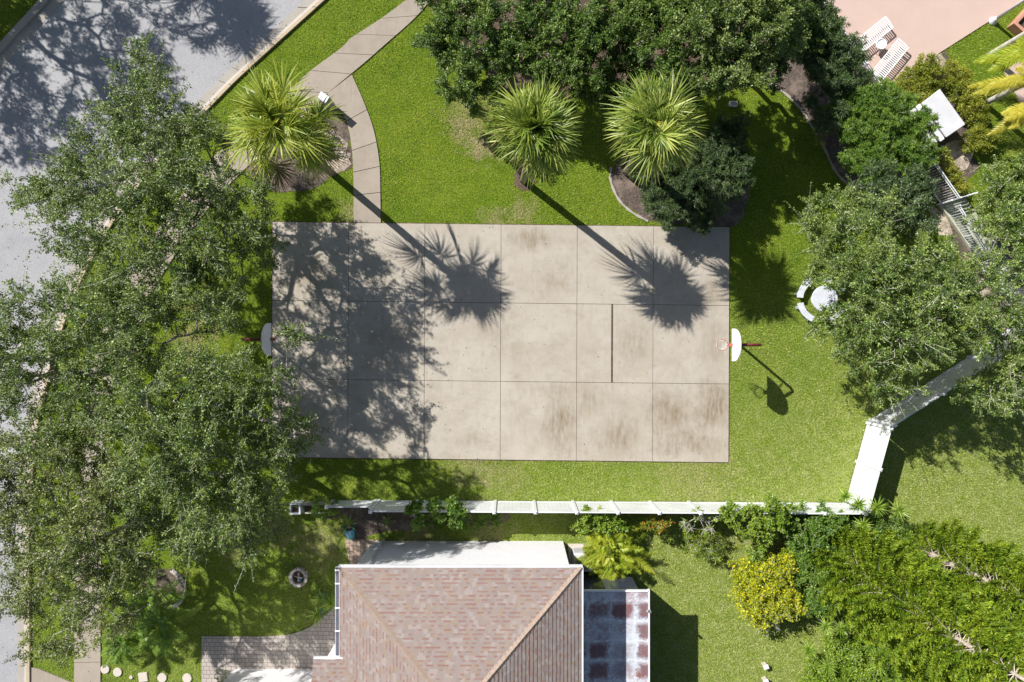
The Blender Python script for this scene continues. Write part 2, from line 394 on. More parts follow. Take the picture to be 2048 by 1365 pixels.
M['rust'] = m_simple("rust_red_paint", (.19, .035, .028), .55, .3, 7)
M['red'] = m_simple("orange_red_rim", (.42, .11, .08), .5, .15, 7)
M['net'] = m_simple("white_net", (.75, .73, .7), .7, .05, 7)
M['board'] = m_simple("backboard_white", (.84, .85, .87), .4, .04, 3)
M['boardshade'] = m_simple("backboard_shaded", (.72, .76, .82), .5, .08, 3)  # backboard white dulled to grey-blue, the oak's shade put into the colour
M['stone'] = m_mulch("stone_block", (.30, .27, .25), (.56, .51, .47), 7)
M['pad'] = m_concrete("stepping_stone", (.62, .56, .48), (.4, .34, .28), .4)
M['pot'] = m_simple("blue_glaze", (.055, .30, .42), .2, .25, 5, spec=.7)
M['tarp'] = m_simple("blue_tarp", (.05, .12, .26), .4, .3, 9)
M['terr'] = m_simple("terracotta_wall", (.52, .26, .18), .8, .12, 3)
M['deckwood'] = m_simple("weathered_boards", (.50, .51, .38), .8, .22, 2.5, fine=18)
M['table'] = m_simple("pale_concrete", (.56, .58, .63), .7, .08, 4)
M['hipcap'] = m_simple("hip_cap", (.38, .285, .225), .9, .12, 5, fine=26)
M['porchshade'] = m_simple("porch_shade_dark", (.05, .06, .08), .15, .1, 1)  # near-black tone standing for the shade inside the open porch

# ------------------------------------------------------------------ the setting
STR = 'structure'
def sheet(name, mat, poly, z, kind=STR, z0=None):
    b = MB()
    if z0 is None:
        p = np.asarray(poly); a = np.sum(p[:, 0] * np.roll(p[:, 1], -1) - np.roll(p[:, 0], -1) * p[:, 1])
        if a < 0: p = p[::-1]
        b.add(np.c_[p, np.full(len(p), z)], [tuple(range(len(p)))])
    else: b.prism(poly, z0, z)
    return tag(b.build(name, mat), kind=kind)
def smooth_line(pts, n=6):
    pts = np.asarray(pts, float); out = []
    P = np.vstack([2 * pts[0] - pts[1], pts, 2 * pts[-1] - pts[-2]])
    for i in range(1, len(P) - 2):
        for t in np.arange(n) / n:
            a, b_, c, d = P[i-1], P[i], P[i+1], P[i+2]
            out.append(.5 * (2*b_ + (c-a)*t + (2*a-5*b_+4*c-d)*t*t + (3*b_-a-3*c+d)*t**3))
    out.append(pts[-1]); return np.array(out)

sheet("lawn", M['lawn'], [(-260, -260), (260, -260), (260, 260), (-260, 260)], 0)
gut_px = smooth_line([(820, -190), (622, -10), (480, 122), (415, 184), (300, 305), (215, 412), (140, 540), (101, 640), (78, 730), (60, 800), (48, 860), (38, 960), (33, 1100), (35, 1250), (35, 1700)])
bak_px = smooth_line([(865, -190), (664, -10), (507, 132), (442, 195), (322, 322), (240, 428), (168, 555), (130, 650), (107, 732), (89, 800), (77, 860), (67, 960), (61, 1100), (62, 1250), (62, 1700)])
farr_px = smooth_line([(420, -330), (140, -12), (2, 142), (-150, 360), (-260, 650), (-300, 1700)])
farb_px = smooth_line([(380, -350), (104, -24), (-30, 128), (-185, 350), (-297, 650), (-340, 1700)])
road_poly = np.vstack([P2(gut_px), P2(farr_px[::-1])])
def ribbon(a, b_, z0a, z1a, z0b, z1b, name, mat, kind=STR, gaps=None, zbase=-.05):
    """strip between two equally sampled lines, top height z1a on side a and z1b on side b, with skirts"""
    n = len(a); m = MB()
    Ta = np.c_[a, np.full(n, z1a)]; Tb = np.c_[b_, np.full(n, z1b)]
    Ba = np.c_[a, np.full(n, zbase)]; Bb = np.c_[b_, np.full(n, zbase)]
    V = np.vstack([Ta, Tb, Ba, Bb]); F = []
    for i in range(n - 1):
        if gaps and i % gaps == gaps - 1 and False: continue
        F += [(i, i+1, n+i+1, n+i), (2*n+i, 2*n+i+1, i+1, i), (n+i, n+i+1, 3*n+i+1, 3*n+i)]
    m.add(V, F); return tag(m.build(name, mat), kind=kind)
def lerp_line(a, b_, t): return a * (1 - t) + b_ * t
gw, bw = P2(gut_px), P2(bak_px)
sheet("road", M['road'], road_poly, .012)
ribbon(gw, lerp_line(gw, bw, .54), 0, .020, 0, .016, "gutter", M['gutter'])
ribbon(lerp_line(gw, bw, .52), lerp_line(gw, bw, .78), 0, .02, 0, .115, "kerb", M['gutter'])
ribbon(lerp_line(gw, bw, .78), bw, 0, .116, 0, .116, "kerb_top", M['kerb'])
fr, fb = P2(farr_px), P2(farb_px)
ribbon(fr, lerp_line(fr, fb, .6), 0, .02, 0, .03, "gutter", M['gutter'])
ribbon(lerp_line(fr, fb, .6), fb, 0, .11, 0, .12, "kerb", M['gutter'])
mj = MB()                                                   # kerb joints: dark expansion gaps
for i in range(4, len(gw) - 1, 3):
    a, c = gw[i], bw[i]; d = (c - a); ang = math.atan2(d[1], d[0]); mid = (a + c * 1.0) / 2
    mj.box((*(a + d * .27), .022), (np.linalg.norm(d) * .5, .025, .004), ang)
    mj.box((*(a + d * .89), .117), (np.linalg.norm(d) * .2, .025, .006), ang)
tag(mj.build("kerb_joint", M['soil']), kind=STR)

def panels(name, mat, left, right, cuts, z, gap=.014, base=True):
    """concrete walk from two edge lines cut into slabs at the given parameters (0..1 along)"""
    left, right = np.asarray(left, float), np.asarray(right, float)
    def at(line, t):
        seg = np.linalg.norm(np.diff(line, axis=0), axis=1); cs = np.concatenate([[0], np.cumsum(seg)]); d = t * cs[-1]
        return np.array([np.interp(d, cs, line[:, k]) for k in (0, 1)])
    b = MB()
    for i in range(len(cuts) - 1):
        t0, t1 = cuts[i], cuts[i+1]; ts = np.linspace(t0, t1, 7)
        A = np.array([at(left, t) for t in ts]); C = np.array([at(right, t) for t in ts])
        for arr in (A, C):
            d = arr[1] - arr[0]; arr[0] += d / np.linalg.norm(d) * gap
            d = arr[-2] - arr[-1]; arr[-1] += d / np.linalg.norm(d) * gap
        b.prism(np.vstack([A, C[::-1]]), -.04, z + random.uniform(-.003, .003), tint=random.random() * .8)
    return tag(b.build(name, mat), kind=STR)
wl_px = smooth_line([(900, -70), (820, -5), (770, 33), (703, 77), (683, 97), (610, 152), (560, 203), (480, 265), (400, 345), (330, 440), (270, 530), (222, 620), (190, 720), (175, 820), (163, 950), (153, 1100), (150, 1300), (150, 1500)], 5)
wr_px = smooth_line([(960, -90), (882, -22), (832, 35), (765, 95), (725, 130), (650, 193), (600, 245), (520, 312), (440, 390), (375, 475), (320, 560), (270, 650), (236, 740), (215, 830), (207, 950), (203, 1100), (202, 1300), (202, 1500)], 5)
walk_l, walk_r = P2(wl_px), P2(wr_px)
panels("sidewalk", M['walk'], walk_l, walk_r, list(np.linspace(0, 1, 33)), .05)
pl_px = [(655, 188), (690, 235), (703, 290), (707, 350), (708, 446)]
pr_px = [(704, 150), (728, 205), (748, 262), (759, 325), (761, 385), (762, 447)]
pl_px = smooth_line(pl_px); pr_px = smooth_line(pr_px)
panels("path", M['walk'], P2(pl_px), P2(pr_px), [0, .25, .47, .63, .80, 1.0], .056)

# basketball court of 18 slabs with saw-cut joints
def courtP(u, v):   # u 0..6, v 0..3
    tl, tr, bl, br = W(546, 444.5), W(1458.5, 455), W(544, 914.5), W(1456.5, 925)
    a, b_ = u / 6, v / 3
    return ((tl*(1-a) + tr*a)*(1-b_) + (bl*(1-a) + br*a)*b_)[:2]
cm = MB(); weather = [[.2, .2, .1, .25, .2, .55], [.15, .15, .15, .2, .55, .45], [.2, .3, .4, .75, .8, 1.0]]
for v in range(3):
    for u in range(6):
        spl = [(u, u + .455), (u + .475, u + 1)] if (u, v) == (4, 1) else [(u, u + 1)]
        for (u0, u1) in spl:
            g = .0026
            cm.prism([courtP(u0+g, v+g), courtP(u1-g, v+g), courtP(u1-g, v+1-g), courtP(u0+g, v+1-g)], -.05, .06, tint=weather[v][u])
tag(cm.build("basketball_court", M['court']), kind=STR)
sheet("court_base", M['soil'], [courtP(0.004, 0.004), courtP(5.996, .004), courtP(5.996, 2.996), courtP(.004, 2.996)], .03)

ce = [courtP(0, 0), courtP(6, 0), courtP(6, 3), courtP(0, 3)]; cc_ = sum(ce) / 4
sheet("soil_edge", M['soil'], [q + np.sign(q - cc_) * .035 for q in ce], .016)
# beds, paving
def wav(poly, amp=4, n=4):
    pts = smooth_line(list(poly) + [poly[0]], n)[:-1]
    return P2(pts + rng.normal(0, amp, pts.shape) * .5)
bed1_px = [(612, 160), (648, 185), (690, 238), (702, 290), (704, 335), (670, 345), (640, 372), (560, 385), (500, 350), (470, 290), (520, 235)]
bed2_px = [(1225, 335), (1222, 365), (1240, 402), (1270, 425), (1300, 443), (1370, 448), (1470, 450), (1500, 380), (1470, 300), (1380, 260), (1280, 270)]
bed3_px = [(1560, 0), (1535, 100), (1528, 162), (1575, 190), (1610, 232), (1648, 295), (1672, 345), (1700, 372), (1760, 400), (1850, 400), (1872, 408), (1900, 470), (1950, 560), (2100, 640), (2100, 560), (2000, 470), (1925, 395), (1960, 330), (1930, 300), (1945, 240), (1900, 120), (1876, 107), (1800, 160), (1700, 60), (1650, 0)]
bed4_px = [(860, 20), (900, 60), (960, 130), (1010, 185), (1080, 190), (1200, 200), (1260, 190), (1400, 190), (1500, 150), (1560, 0), (1300, -60), (900, -60)]
bed5_px = [(1028, 345), (1030, 372), (1048, 384), (1068, 372), (1070, 345), (1050, 330)]
bed6_px = [(660, 1006), (700, 1010), (752, 1012), (800, 1012), (1000, 1014), (1000, 1050), (860, 1052), (760, 1068), (700, 1082), (690, 1070), (690, 1030), (650, 1040)]
bed7_px = [(1850, 296), (1874, 285), (1930, 262), (1955, 300), (1932, 345), (1900, 330)]
for px, mt, z in ((bed1_px, 'mulch', .012), (bed2_px, 'mulch', .012), (bed3_px, 'mulch', .008), (bed4_px, 'soil', .010), (bed5_px, 'soil', .014), (bed6_px, 'mulch', .010)):
    sheet("mulch_bed", M[mt], wav(px), z)
sheet("sandy_ground", M['sand'], wav([(632, 158), (668, 160), (700, 190), (690, 225), (650, 215)], 3), .018)
sheet("sandy_ground", M['sand'], wav([(1890, 290), (1925, 280), (1948, 300), (1930, 340), (1905, 325)], 3), .018)
sheet("sandy_ground", M['sand'], wav([(1870, 108), (1884, 110), (1905, 150), (1890, 165), (1868, 150)], 2), .018)
sheet("sandy_ground", M['sand'], wav([(1858, 410), (1885, 425), (1905, 468), (1880, 470), (1862, 440)], 2), .018)
sheet("sandy_ground", M['sand'], wav([(660, 250), (690, 290), (700, 330), (665, 350), (630, 300)], 5), .018)
sheet("sandy_ground", M['sand'], wav([(1950, 560), (2048, 560), (2060, 640), (1985, 650)], 5), .018)
pink_px = [(1630, -40), (2110, -40), (2046, 0), (1876, 108), (1800, 190), (1768, 172), (1630, -20)]
sheet("pool_deck", M['pink'], P2(pink_px), .05, z0=-.03)
terr_px = [(2006, 142), (2060, 110), (2200, 200), (2200, 420), (2056, 240)]
sheet("pink_paving", M['pink'], P2(terr_px), .05, z0=-.03)
patio_px = np.vstack([smooth_line([(404, 1272), (500, 1273), (560, 1271), (600, 1263), (630, 1247), (655, 1226), (690, 1196)]), [(700, 1190), (760, 1190), (760, 1400), (404, 1400)]])
sheet("patio", M['pavers'], P2(patio_px), .045, z0=-.03)
pav2_px = [(690, 1080), (712, 1079), (760, 1080), (760, 1200), (705, 1200), (700, 1130)]
sheet("side_path", M['pavers2'], P2(pav2_px), .043, z0=-.03)
drive_px = [(62, 1334), (80, 1338), (148, 1366), (148, 1420), (62, 1420)]
sheet("driveway_apron", M['walk'], P2(drive_px), .05, z0=-.03)

# concrete edging strips of the beds
def edging(pts, wd, h, label, mat='gutter'):
    c = smooth_line(P2(pts), 5); t = np.gradient(c, axis=0); t /= np.linalg.norm(t, axis=1)[:, None]; n = np.c_[-t[:, 1], t[:, 0]]
    w_ = wd * (1 + .35 * np.sin(np.arange(len(c)) * 1.9))[:, None] / 2
    o = ribbon(c - n * w_, c + n * w_, 0, h, 0, h * .9, "bed_edging", M[mat], kind=None)
    tag(o, label, "edging", "edgings of the planting beds"); return o
edging([(1526, 158), (1560, 180), (1590, 206), (1615, 240), (1648, 296), (1672, 345), (1705, 378)], .10, .03, "long curved pale concrete edging along the shrub bed below the pool deck")
edging([(1222, 335), (1221, 362), (1236, 398), (1262, 424), (1296, 443)], .10, .04, "short curved pale concrete edging beside the right-hand fan palm's bed")

# ------------------------------------------------------------------ foliage tools
def unit(a): return a / (np.linalg.norm(a, axis=-1, keepdims=True) + 1e-9)
def kites(P, D, Ln, Wd, up=.7, droop=0.0):
    """leaf-shaped quads: base points P, directions D"""
    n = len(P); Ln = np.broadcast_to(Ln, (n,))[:, None]; Wd = np.broadcast_to(Wd, (n,))[:, None]
    nr = unit(rng.normal(0, 1, (n, 3)) * (1 - up) + np.array([0, 0, up]))
    s = unit(np.cross(D, nr))
    V = np.stack([P, P + D * Ln * .45 + s * Wd / 2, P + D * Ln - np.array([0, 0, 1]) * droop * Ln, P + D * Ln * .45 - s * Wd / 2], 1)
    F = (np.arange(n)[:, None] * 4 + np.arange(4)[None])
    return V.reshape(-1, 3), F
def blades(P, D, Ln, Wd, droop=.25, k=3, up=.8):
    """long narrow leaves with k segments bending down"""
    n = len(P); Ln = np.broadcast_to(Ln, (n,)); Wd = np.broadcast_to(Wd, (n,)); droop = np.broadcast_to(droop, (n,))
    nr = unit(rng.normal(0, 1, (n, 3)) * (1 - up) + np.array([0, 0, up])); s = unit(np.cross(D, nr))
    t = np.linspace(0, 1, k + 1); wprof = np.interp(t, [0, .3, 1], [.55, 1, .04])
    C = P[:, None] + D[:, None] * (Ln[:, None] * t)[..., None]
    C[:, :, 2] -= (droop * Ln)[:, None] * t[None] ** 2
    A = C + s[:, None] * (Wd[:, None] / 2 * wprof)[..., None]; B = C - s[:, None] * (Wd[:, None] / 2 * wprof)[..., None]
    V = np.stack([A, B], 2).reshape(n, -1, 3); q = []
    for i in range(k): q.append([2*i, 2*i+1, 2*i+3, 2*i+2])
    F = (np.arange(n)[:, None, None] * (2 * (k + 1)) + np.array(q)[None]).reshape(-1, 4)
    return V.reshape(-1, 3), F, 2 * (k + 1)
def fast_tubes(A, B, ra, rb, sides=3):
    """many separate straight tubes, vectorised"""
    n = len(A); t = unit(B - A); ref = np.where(np.abs(t[:, 2:3]) > .9, [[1., 0, 0]], [[0, 0, 1.]])
    a = unit(np.cross(t, ref)); b = np.cross(t, a); th = np.arange(sides) / sides * 2 * math.pi
    ring = np.cos(th)[None, :, None] * a[:, None] + np.sin(th)[None, :, None] * b[:, None]
    V = np.concatenate([A[:, None] + ring * np.reshape(ra, (-1, 1, 1)), B[:, None] + ring * np.reshape(rb, (-1, 1, 1))], 1)
    q = np.array([[j, (j + 1) % sides, sides + (j + 1) % sides, sides + j] for j in range(sides)])
    return V.reshape(-1, 3), (np.arange(n)[:, None, None] * 2 * sides + q[None]).reshape(-1, 4)

def grow(base, top, att, r_trunk, wig=.10, step=.45):
    """branch skeleton: every attractor joins the nearest point of the tree already grown"""
    base, top = np.array(base, float), np.array(top, float)
    k = max(3, int(np.linalg.norm(top - base) / .5))
    nodes_ = [base + (top - base) * i / k + (rng.normal(0, wig * .5, 3) * [1, 1, 0] if 0 < i < k else 0) for i in range(k + 1)]
    par = [-1] + list(range(k)); dist = [np.linalg.norm(n - base) for n in nodes_]
    start = max(1, int(k * .55))
    ctr = nodes_[-1]; order = np.argsort(np.linalg.norm(att - ctr, axis=1)); tips = []
    for ai in order:
        p = att[ai]; arr = np.array(nodes_); dd = np.array(dist)
        c = np.linalg.norm(arr - p, axis=1) + .22 * dd; c[:start] += 5
        c += np.where(arr[:, 2] > p[2] + .3, .8, 0)
        j = int(np.argmin(c)); q = arr[j]; ln = np.linalg.norm(p - q); m = max(1, int(ln / step)); prev = j
        for s_ in range(1, m + 1):
            t = s_ / m; pt = q + (p - q) * t
            if s_ < m: pt = pt + rng.normal(0, wig, 3) + np.array([0, 0, .12 * ln * math.sin(math.pi * t) * .6])
            nodes_.append(pt); par.append(prev); dist.append(dist[prev] + np.linalg.norm(pt - nodes_[prev])); prev = len(nodes_) - 1
        tips.append(prev)
    nodes_ = np.array(nodes_); par = np.array(par); cnt = np.ones(len(par))
    for i in range(len(par) - 1, 0, -1): cnt[par[i]] += cnt[i]
    rad = r_trunk * (cnt / cnt[0]) ** .56
    return nodes_, par, np.maximum(rad, .007), tips

def skeleton_mesh(nodes_, par, rad, name, mat, parent, sides=5):
    i = np.arange(1, len(par)); j = par[1:]
    V, F = fast_tubes(nodes_[j], nodes_[i] + unit(nodes_[i] - nodes_[j]) * .01, np.minimum(rad[j], rad[i] * 1.5), rad[i], sides)
    b = MB(); b.add(V, F)
    return b.build(name, mat, parent, smooth=True)

def crown_points(lobes, per_m2, zfloor=.4):
    pts, cen = [], []
    for (px, py, z, rp, rz) in lobes:
        c = W(px, py, z); r = rp / S * (1 - z / H); n = max(4, int(math.pi * r * r * per_m2))
        d = unit(rng.normal(0, 1, (n, 3))); d[:, 2] = np.abs(d[:, 2]) * np.where(rng.random(n) < .75, 1, -1)
        rr = rng.random(n) ** (1 / 2.2)
        p = c + d * rr[:, None] * np.array([r * 1.1, r * 1.1, rz]); pts.append(p); cen.append(np.repeat(c[None], n, 0))
    P, C = np.vstack(pts), np.vstack(cen); ok = P[:, 2] > zfloor
    return P[ok], C[ok]

def leafy(nodes_, tips, cen, b_tw, b_lf, shoots=5, slen=.75, leaves=34, leaf=(.085, .045), spread=.09, upw=.25, extra=None, droop=0.0, rosette=False, shoot_jit=.8, bare=.0):
    P0 = nodes_[tips]; n = len(P0)
    out = unit(P0 - cen)
    P = np.repeat(P0, shoots, 0); O = np.repeat(out, shoots, 0); m = len(P)
    D = unit(O * .7 + rng.normal(0, shoot_jit, (m, 3)) * [1, 1, .6] + [0, 0, upw])
    Ls = slen * rng.uniform(.35, 1.25, m)
    k1 = P + D * (Ls * .5)[:, None] + rng.normal(0, .04, (m, 3))
    D2 = unit(D + rng.normal(0, .3, (m, 3)) - [0, 0, droop])
    k2 = k1 + D2 * (Ls * .5)[:, None]
    for A, B, ra, rb in ((P, k1, .009, .007), (k1, k2, .007, .003)):
        V, F = fast_tubes(A, B, np.full(m, ra), np.full(m, rb), 3); b_tw.add(V, F)
    keep = rng.random(m) > bare
    P, k1, k2, D, D2, Ls = P[keep], k1[keep], k2[keep], D[keep], D2[keep], Ls[keep]; m = len(P)
    nl = np.maximum(4, (leaves * Ls / slen).astype(int)); idx = np.repeat(np.arange(m), nl); q = len(idx)
    if rosette: t = np.where(rng.random(q) < .6, rng.uniform(.85, 1, q), rng.uniform(.2, 1, q))
    else: t = rng.random(q) ** .8
    a = t[:, None]
    X = np.where(a < .5, P[idx] + (k1[idx] - P[idx]) * a * 2, k1[idx] + (k2[idx] - k1[idx]) * (a * 2 - 1))
    X = X + rng.normal(0, spread, (q, 3)) * (1.15 - a * .8)
    axis = np.where(a < .5, D[idx], D2[idx])
    LD = unit(axis * (.5 if not rosette else .35) + rng.normal(0, .75, (q, 3)) * [1, 1, .55])
    ln = leaf[0] * rng.uniform(.6, 1.25, q); wd = leaf[1] * rng.uniform(.7, 1.2, q)
    V, F = kites(X, LD, ln, wd, .55, .15)
    clump = rng.normal(.42, .17, m)[idx] + rng.normal(0, .26, q)
    b_lf.add(V, F, np.repeat(np.clip(clump, 0, 1), 4))

DENS = (1.7, 1.9, 1.35); OAKD = (2.8, 1.1, 1.12)
def tree(name, label, cat, base_px, top_z, lobes, leafmat, r=.22, att=2.0, group=None, shoots=5, slen=.75, leaves=34, leaf=(.085, .045), spread=.09,
         barkmat='bark', lean=None, upw=.25, droop=0.0, rosette=False, bare=0.0, top_px=None, jit=.8, wig=.1, flowers=None, extra_bare=0):
    base = W(*base_px); root = empty(name, base, label, cat, group)
    dn = OAKD if cat == 'oak tree' else DENS
    if cat == 'oak tree': slen *= .88; spread *= .85; lobes = [(a_, b_, c_ - .2, d_, e_ + .45) for a_, b_, c_, d_, e_ in lobes]
    att, shoots, leaves, leaf = att * dn[0], int(round(shoots * dn[1])), leaves * dn[2], (leaf[0] * 1.08, leaf[1] * 1.15)
    A, C = crown_points(lobes, att)
    top = np.array([base[0], base[1], top_z]) if top_px is None else W(*top_px, top_z)
    nd, par, rad, tips = grow(base, top, A, r, wig)
    # nearest lobe centre for every tip
    Tp = nd[tips]; cc = np.array([W(l[0], l[1], l[2] * .8) for l in lobes]); near = cc[np.argmin(np.linalg.norm(Tp[:, None] - cc[None], axis=2), axis=1)]
    allc = cc.mean(0)
    skeleton_mesh(nd, par, rad, "trunk", M[barkmat], root)
    tw, lf = MB(), MB()
    leafy(nd, tips, near * .75 + allc * .25, tw, lf, shoots, slen, leaves, leaf, spread, upw, droop=droop, rosette=rosette, bare=bare, shoot_jit=jit)
    # side shoots on the thin branches between
    thin = np.where((rad < r * .16) & (nd[:, 2] > top_z * .5))[0]
    if len(thin) > 10:
        sel = rng.choice(thin, int(len(thin) * .55), replace=False); Tp2 = nd[sel]
        near2 = cc[np.argmin(np.linalg.norm(Tp2[:, None] - cc[None], axis=2), axis=1)]
        leafy(nd, sel, near2 * .6 + allc * .4, tw, lf, 2, slen * .8, leaves * .8, leaf, spread, upw, droop=droop, rosette=rosette, bare=bare + .1, shoot_jit=jit)
    if cat == 'oak tree':          # long whippy shoots breaking the outline
        sel = rng.choice(tips, max(6, len(tips) // 9), replace=False); Tp3 = nd[sel]
        leafy(nd, sel, np.repeat(allc[None], len(sel), 0), tw, lf, 2, 1.5, 30, leaf, .07, .15, shoot_jit=.45)
    tw.build("twigs", M['twig'], root)
    lf.build("crown", M[leafmat], root)
    if flowers:
        fm, nfl, sz = flowers; sel = rng.choice(tips, nfl)
        X = nd[sel] + unit(rng.normal(0, 1, (nfl, 3)) + [0, 0, .8]) * rng.uniform(.1, slen * .8, (nfl, 1))
        b = MB(); V, F = kites(X, unit(rng.normal(0, 1, (nfl, 3)) * [1, 1, .4]), sz, sz * .8, .7); b.add(V, F, np.repeat(rng.random(nfl), 4)); b.build("flowers", M[fm], root)["kind"] = 'stuff'
    return root

def shrub(name, label, cat, base_px, lobes, leafmat, **kw):
    kw.setdefault('r', .05); kw.setdefault('att', 5); kw.setdefault('slen', .4); kw.setdefault('spread', .06); kw.setdefault('shoots', 4); kw.setdefault('leaves', 22)
    kw.setdefault('wig', .05)
    return tree(name, label, cat, base_px, kw.pop('top_z', .35), lobes, leafmat, **kw)

def clump_shrub(name, label, cat, lobes, leafmat, dens=300, leaf=(.08, .045), group=None, shell=.35, tuft=.05, flowers=None):
    """clipped or dense shrub: leaves through the outer shell of its volume, on a framework of stems"""
    c0 = W(lobes[0][0], lobes[0][1], 0); root = empty(name, c0, label, cat, group)
    lf, st = MB(), MB(); FP = []
    for (px, py, z, rp, rz) in lobes:
        c = W(px, py, z); r = rp / S * (1 - z / H); n = int(math.pi * r * r * dens * 2.0)
        g = max(6, int(n / 24)); cd = unit(rng.normal(0, 1, (g, 3))); cd[:, 2] = np.abs(cd[:, 2]) * np.where(rng.random(g) < .85, 1, -1)
        lump = 1 + .16 * np.sin(cd[:, 0] * 5 + px) + .14 * np.cos(cd[:, 1] * 6 + py)
        cp = c + cd * ((1 - shell * rng.random(g) ** 1.6) * lump)[:, None] * [r, r, rz]
        idx = rng.integers(0, g, n); X = cp[idx] + rng.normal(0, tuft, (n, 3)); X[:, 2] = np.maximum(X[:, 2], .04)
        D = unit(unit(X - c) * .6 + rng.normal(0, .7, (n, 3)))
        V, F = kites(X, D, leaf[0] * rng.uniform(.7, 1.2, n), leaf[1] * rng.uniform(.7, 1.2, n), .5, .1)
        lf.add(V, F, np.repeat(np.clip(rng.normal(.45, .15, g)[idx] + rng.normal(0, .16, n), 0, 1), 4)); FP.append(cp)
        k = max(5, g // 6); e = cp[rng.integers(0, g, k)]; a = np.repeat(np.array([[c[0], c[1], .02]]), k, 0) + rng.normal(0, r * .12, (k, 3)) * [1, 1, 0]
        V, F = fast_tubes(a, e, np.full(k, .014), np.full(k, .005), 4); st.add(V, F)
    st.build("stems", M['twig'], root); lf.build("foliage", M[leafmat], root)
    if flowers:
        fm, nfl, sz = flowers; A = np.vstack(FP); X = A[rng.integers(0, len(A), nfl)] + rng.normal(0, .05, (nfl, 3)) + [0, 0, .05]
        b = MB(); V, F = kites(X, unit(rng.normal(0, 1, (nfl, 3)) * [1, 1, .4]), sz, sz * .8, .8); b.add(V, F, np.repeat(rng.random(nfl), 4)); b.build("flowers", M[fm], root)["kind"] = 'stuff'
    return root

# fan palm ----------------------------------------------------------
def fan_palm(name, label, base_px, crown_px, z, nf=36, blade=1.0, pet=.75, seed=0, group=None, loose=False, mat='sabal', top_el=74, gap=.0):
    g = np.random.default_rng(seed)
    base = W(*base_px); top = W(*crown_px, z); root = empty(name, base, label, "palm tree", group)
    tr = MB(); ts = np.linspace(0, 1, 14)
    mid = base * .5 + top * .5 + np.array([0, 0, .3])
    pts = np.array([(1-t)**2 * base + 2*t*(1-t) * mid + t*t * top for t in ts]); pts[-1, 2] = top[2] - .05
    tr.tube(pts, .17 + .02 * np.sin(ts * 40) + .05 * (ts > .9), 12); tr.build("trunk", M['palm_trunk'], root, smooth=True)
    pe, lf, dd_ = MB(), MB(), MB(); ga = math.pi * (3 - 5 ** .5)
    for i in range(nf):
        f = (i + .5) / nf                      # 0 youngest, 1 oldest
        if g.random() < gap: continue
        el = R(top_el) * (1 - f) ** .8 - R(26) * f ** 2 + g.normal(0, .14) - (R(28) if i >= nf - 4 else 0)
        az = i * ga + g.normal(0, .25)
        D = np.array([math.cos(az) * math.cos(el), math.sin(az) * math.cos(el), math.sin(el)])
        pl = pet * (.28 + .85 * f) * g.uniform(.85, 1.15) * (1.25 if loose else 1); bl = blade * g.uniform(.78, 1.16) * (.72 + .35 * min(1, f * 2))
        k = np.linspace(0, 1, 5)[:, None]
        PP = top + D * pl * k - np.array([0, 0, 1]) * (.18 * pl * k ** 2)
        pe.tube(PP, np.linspace(.026, .016, 5), 4)
        hub = PP[-1]; T = unit(PP[-1] - PP[-2]); T = unit(T - np.array([0, 0, 1]) * max(0, T[2]) * .5)
        side = unit(np.cross(T, [0, 0, 1])); nrm = np.cross(side, T)
        roll = g.normal(0, .5); side, nrm = side * math.cos(roll) + nrm * math.sin(roll), nrm * math.cos(roll) - side * math.sin(roll)
        ns = 32; th = np.linspace(-R(125), R(125), ns) + g.normal(0, .03, ns)
        costa = hub + T * (.26 * blade * np.cos(th / 2) ** 2)[:, None] - np.array([0, 0, 1]) * .05
        DD = T * np.cos(th)[:, None] + side * np.sin(th)[:, None] + nrm * (.22 * np.abs(np.sin(th)))[:, None]
        DD = unit(DD)
        ll = bl * (.78 + .22 * np.cos(th)) * g.uniform(.88, 1.08, ns)
        # segments: joined near the base (wide), free drooping tips
        t = np.array([0, .35, .7, 1.0]); wp = np.array([.5, 1.0, .6, .06])
        Cc = costa[:, None] + DD[:, None] * (ll[:, None] * t)[..., None]
        dr = g.uniform(.04, .26, ns) * (1 + .6 * f)
        Cc[:, :, 2] -= (dr * ll)[:, None] * t[None] ** 2.4
        sd_ = unit(np.cross(DD, np.broadcast_to(nrm, DD.shape))); tw = g.normal(0, .75, ns)[:, None]
        sd_ = unit(sd_ * np.cos(tw) + nrm * np.sin(tw))
        wv = .030 * blade * wp
        A = Cc + sd_[:, None] * wv[None, :, None]; B = Cc - sd_[:, None] * wv[None, :, None]
        V = np.stack([A, B], 2).reshape(ns, -1, 3); q = np.array([[2*j, 2*j+1, 2*j+3, 2*j+2] for j in range(3)])
        F = (np.arange(ns)[:, None, None] * 8 + q[None]).reshape(-1, 4)
        tn = np.clip(.42 + g.normal(0, .2) + g.normal(0, .13, ns), 0, 1)
        (dd_ if i >= nf - 4 else lf).add(V.reshape(-1, 3), F, (np.repeat(tn, 8).reshape(ns, 4, 2) + np.array([-.1, 0, .08, .3])[None, :, None]).clip(0, 1).ravel())
    pe.build("petioles", M['petiole'], root, smooth=True); lf.build("fronds", M[mat], root)
    dd_.build("dead_fronds", M['deadfrond'], root)
    return root

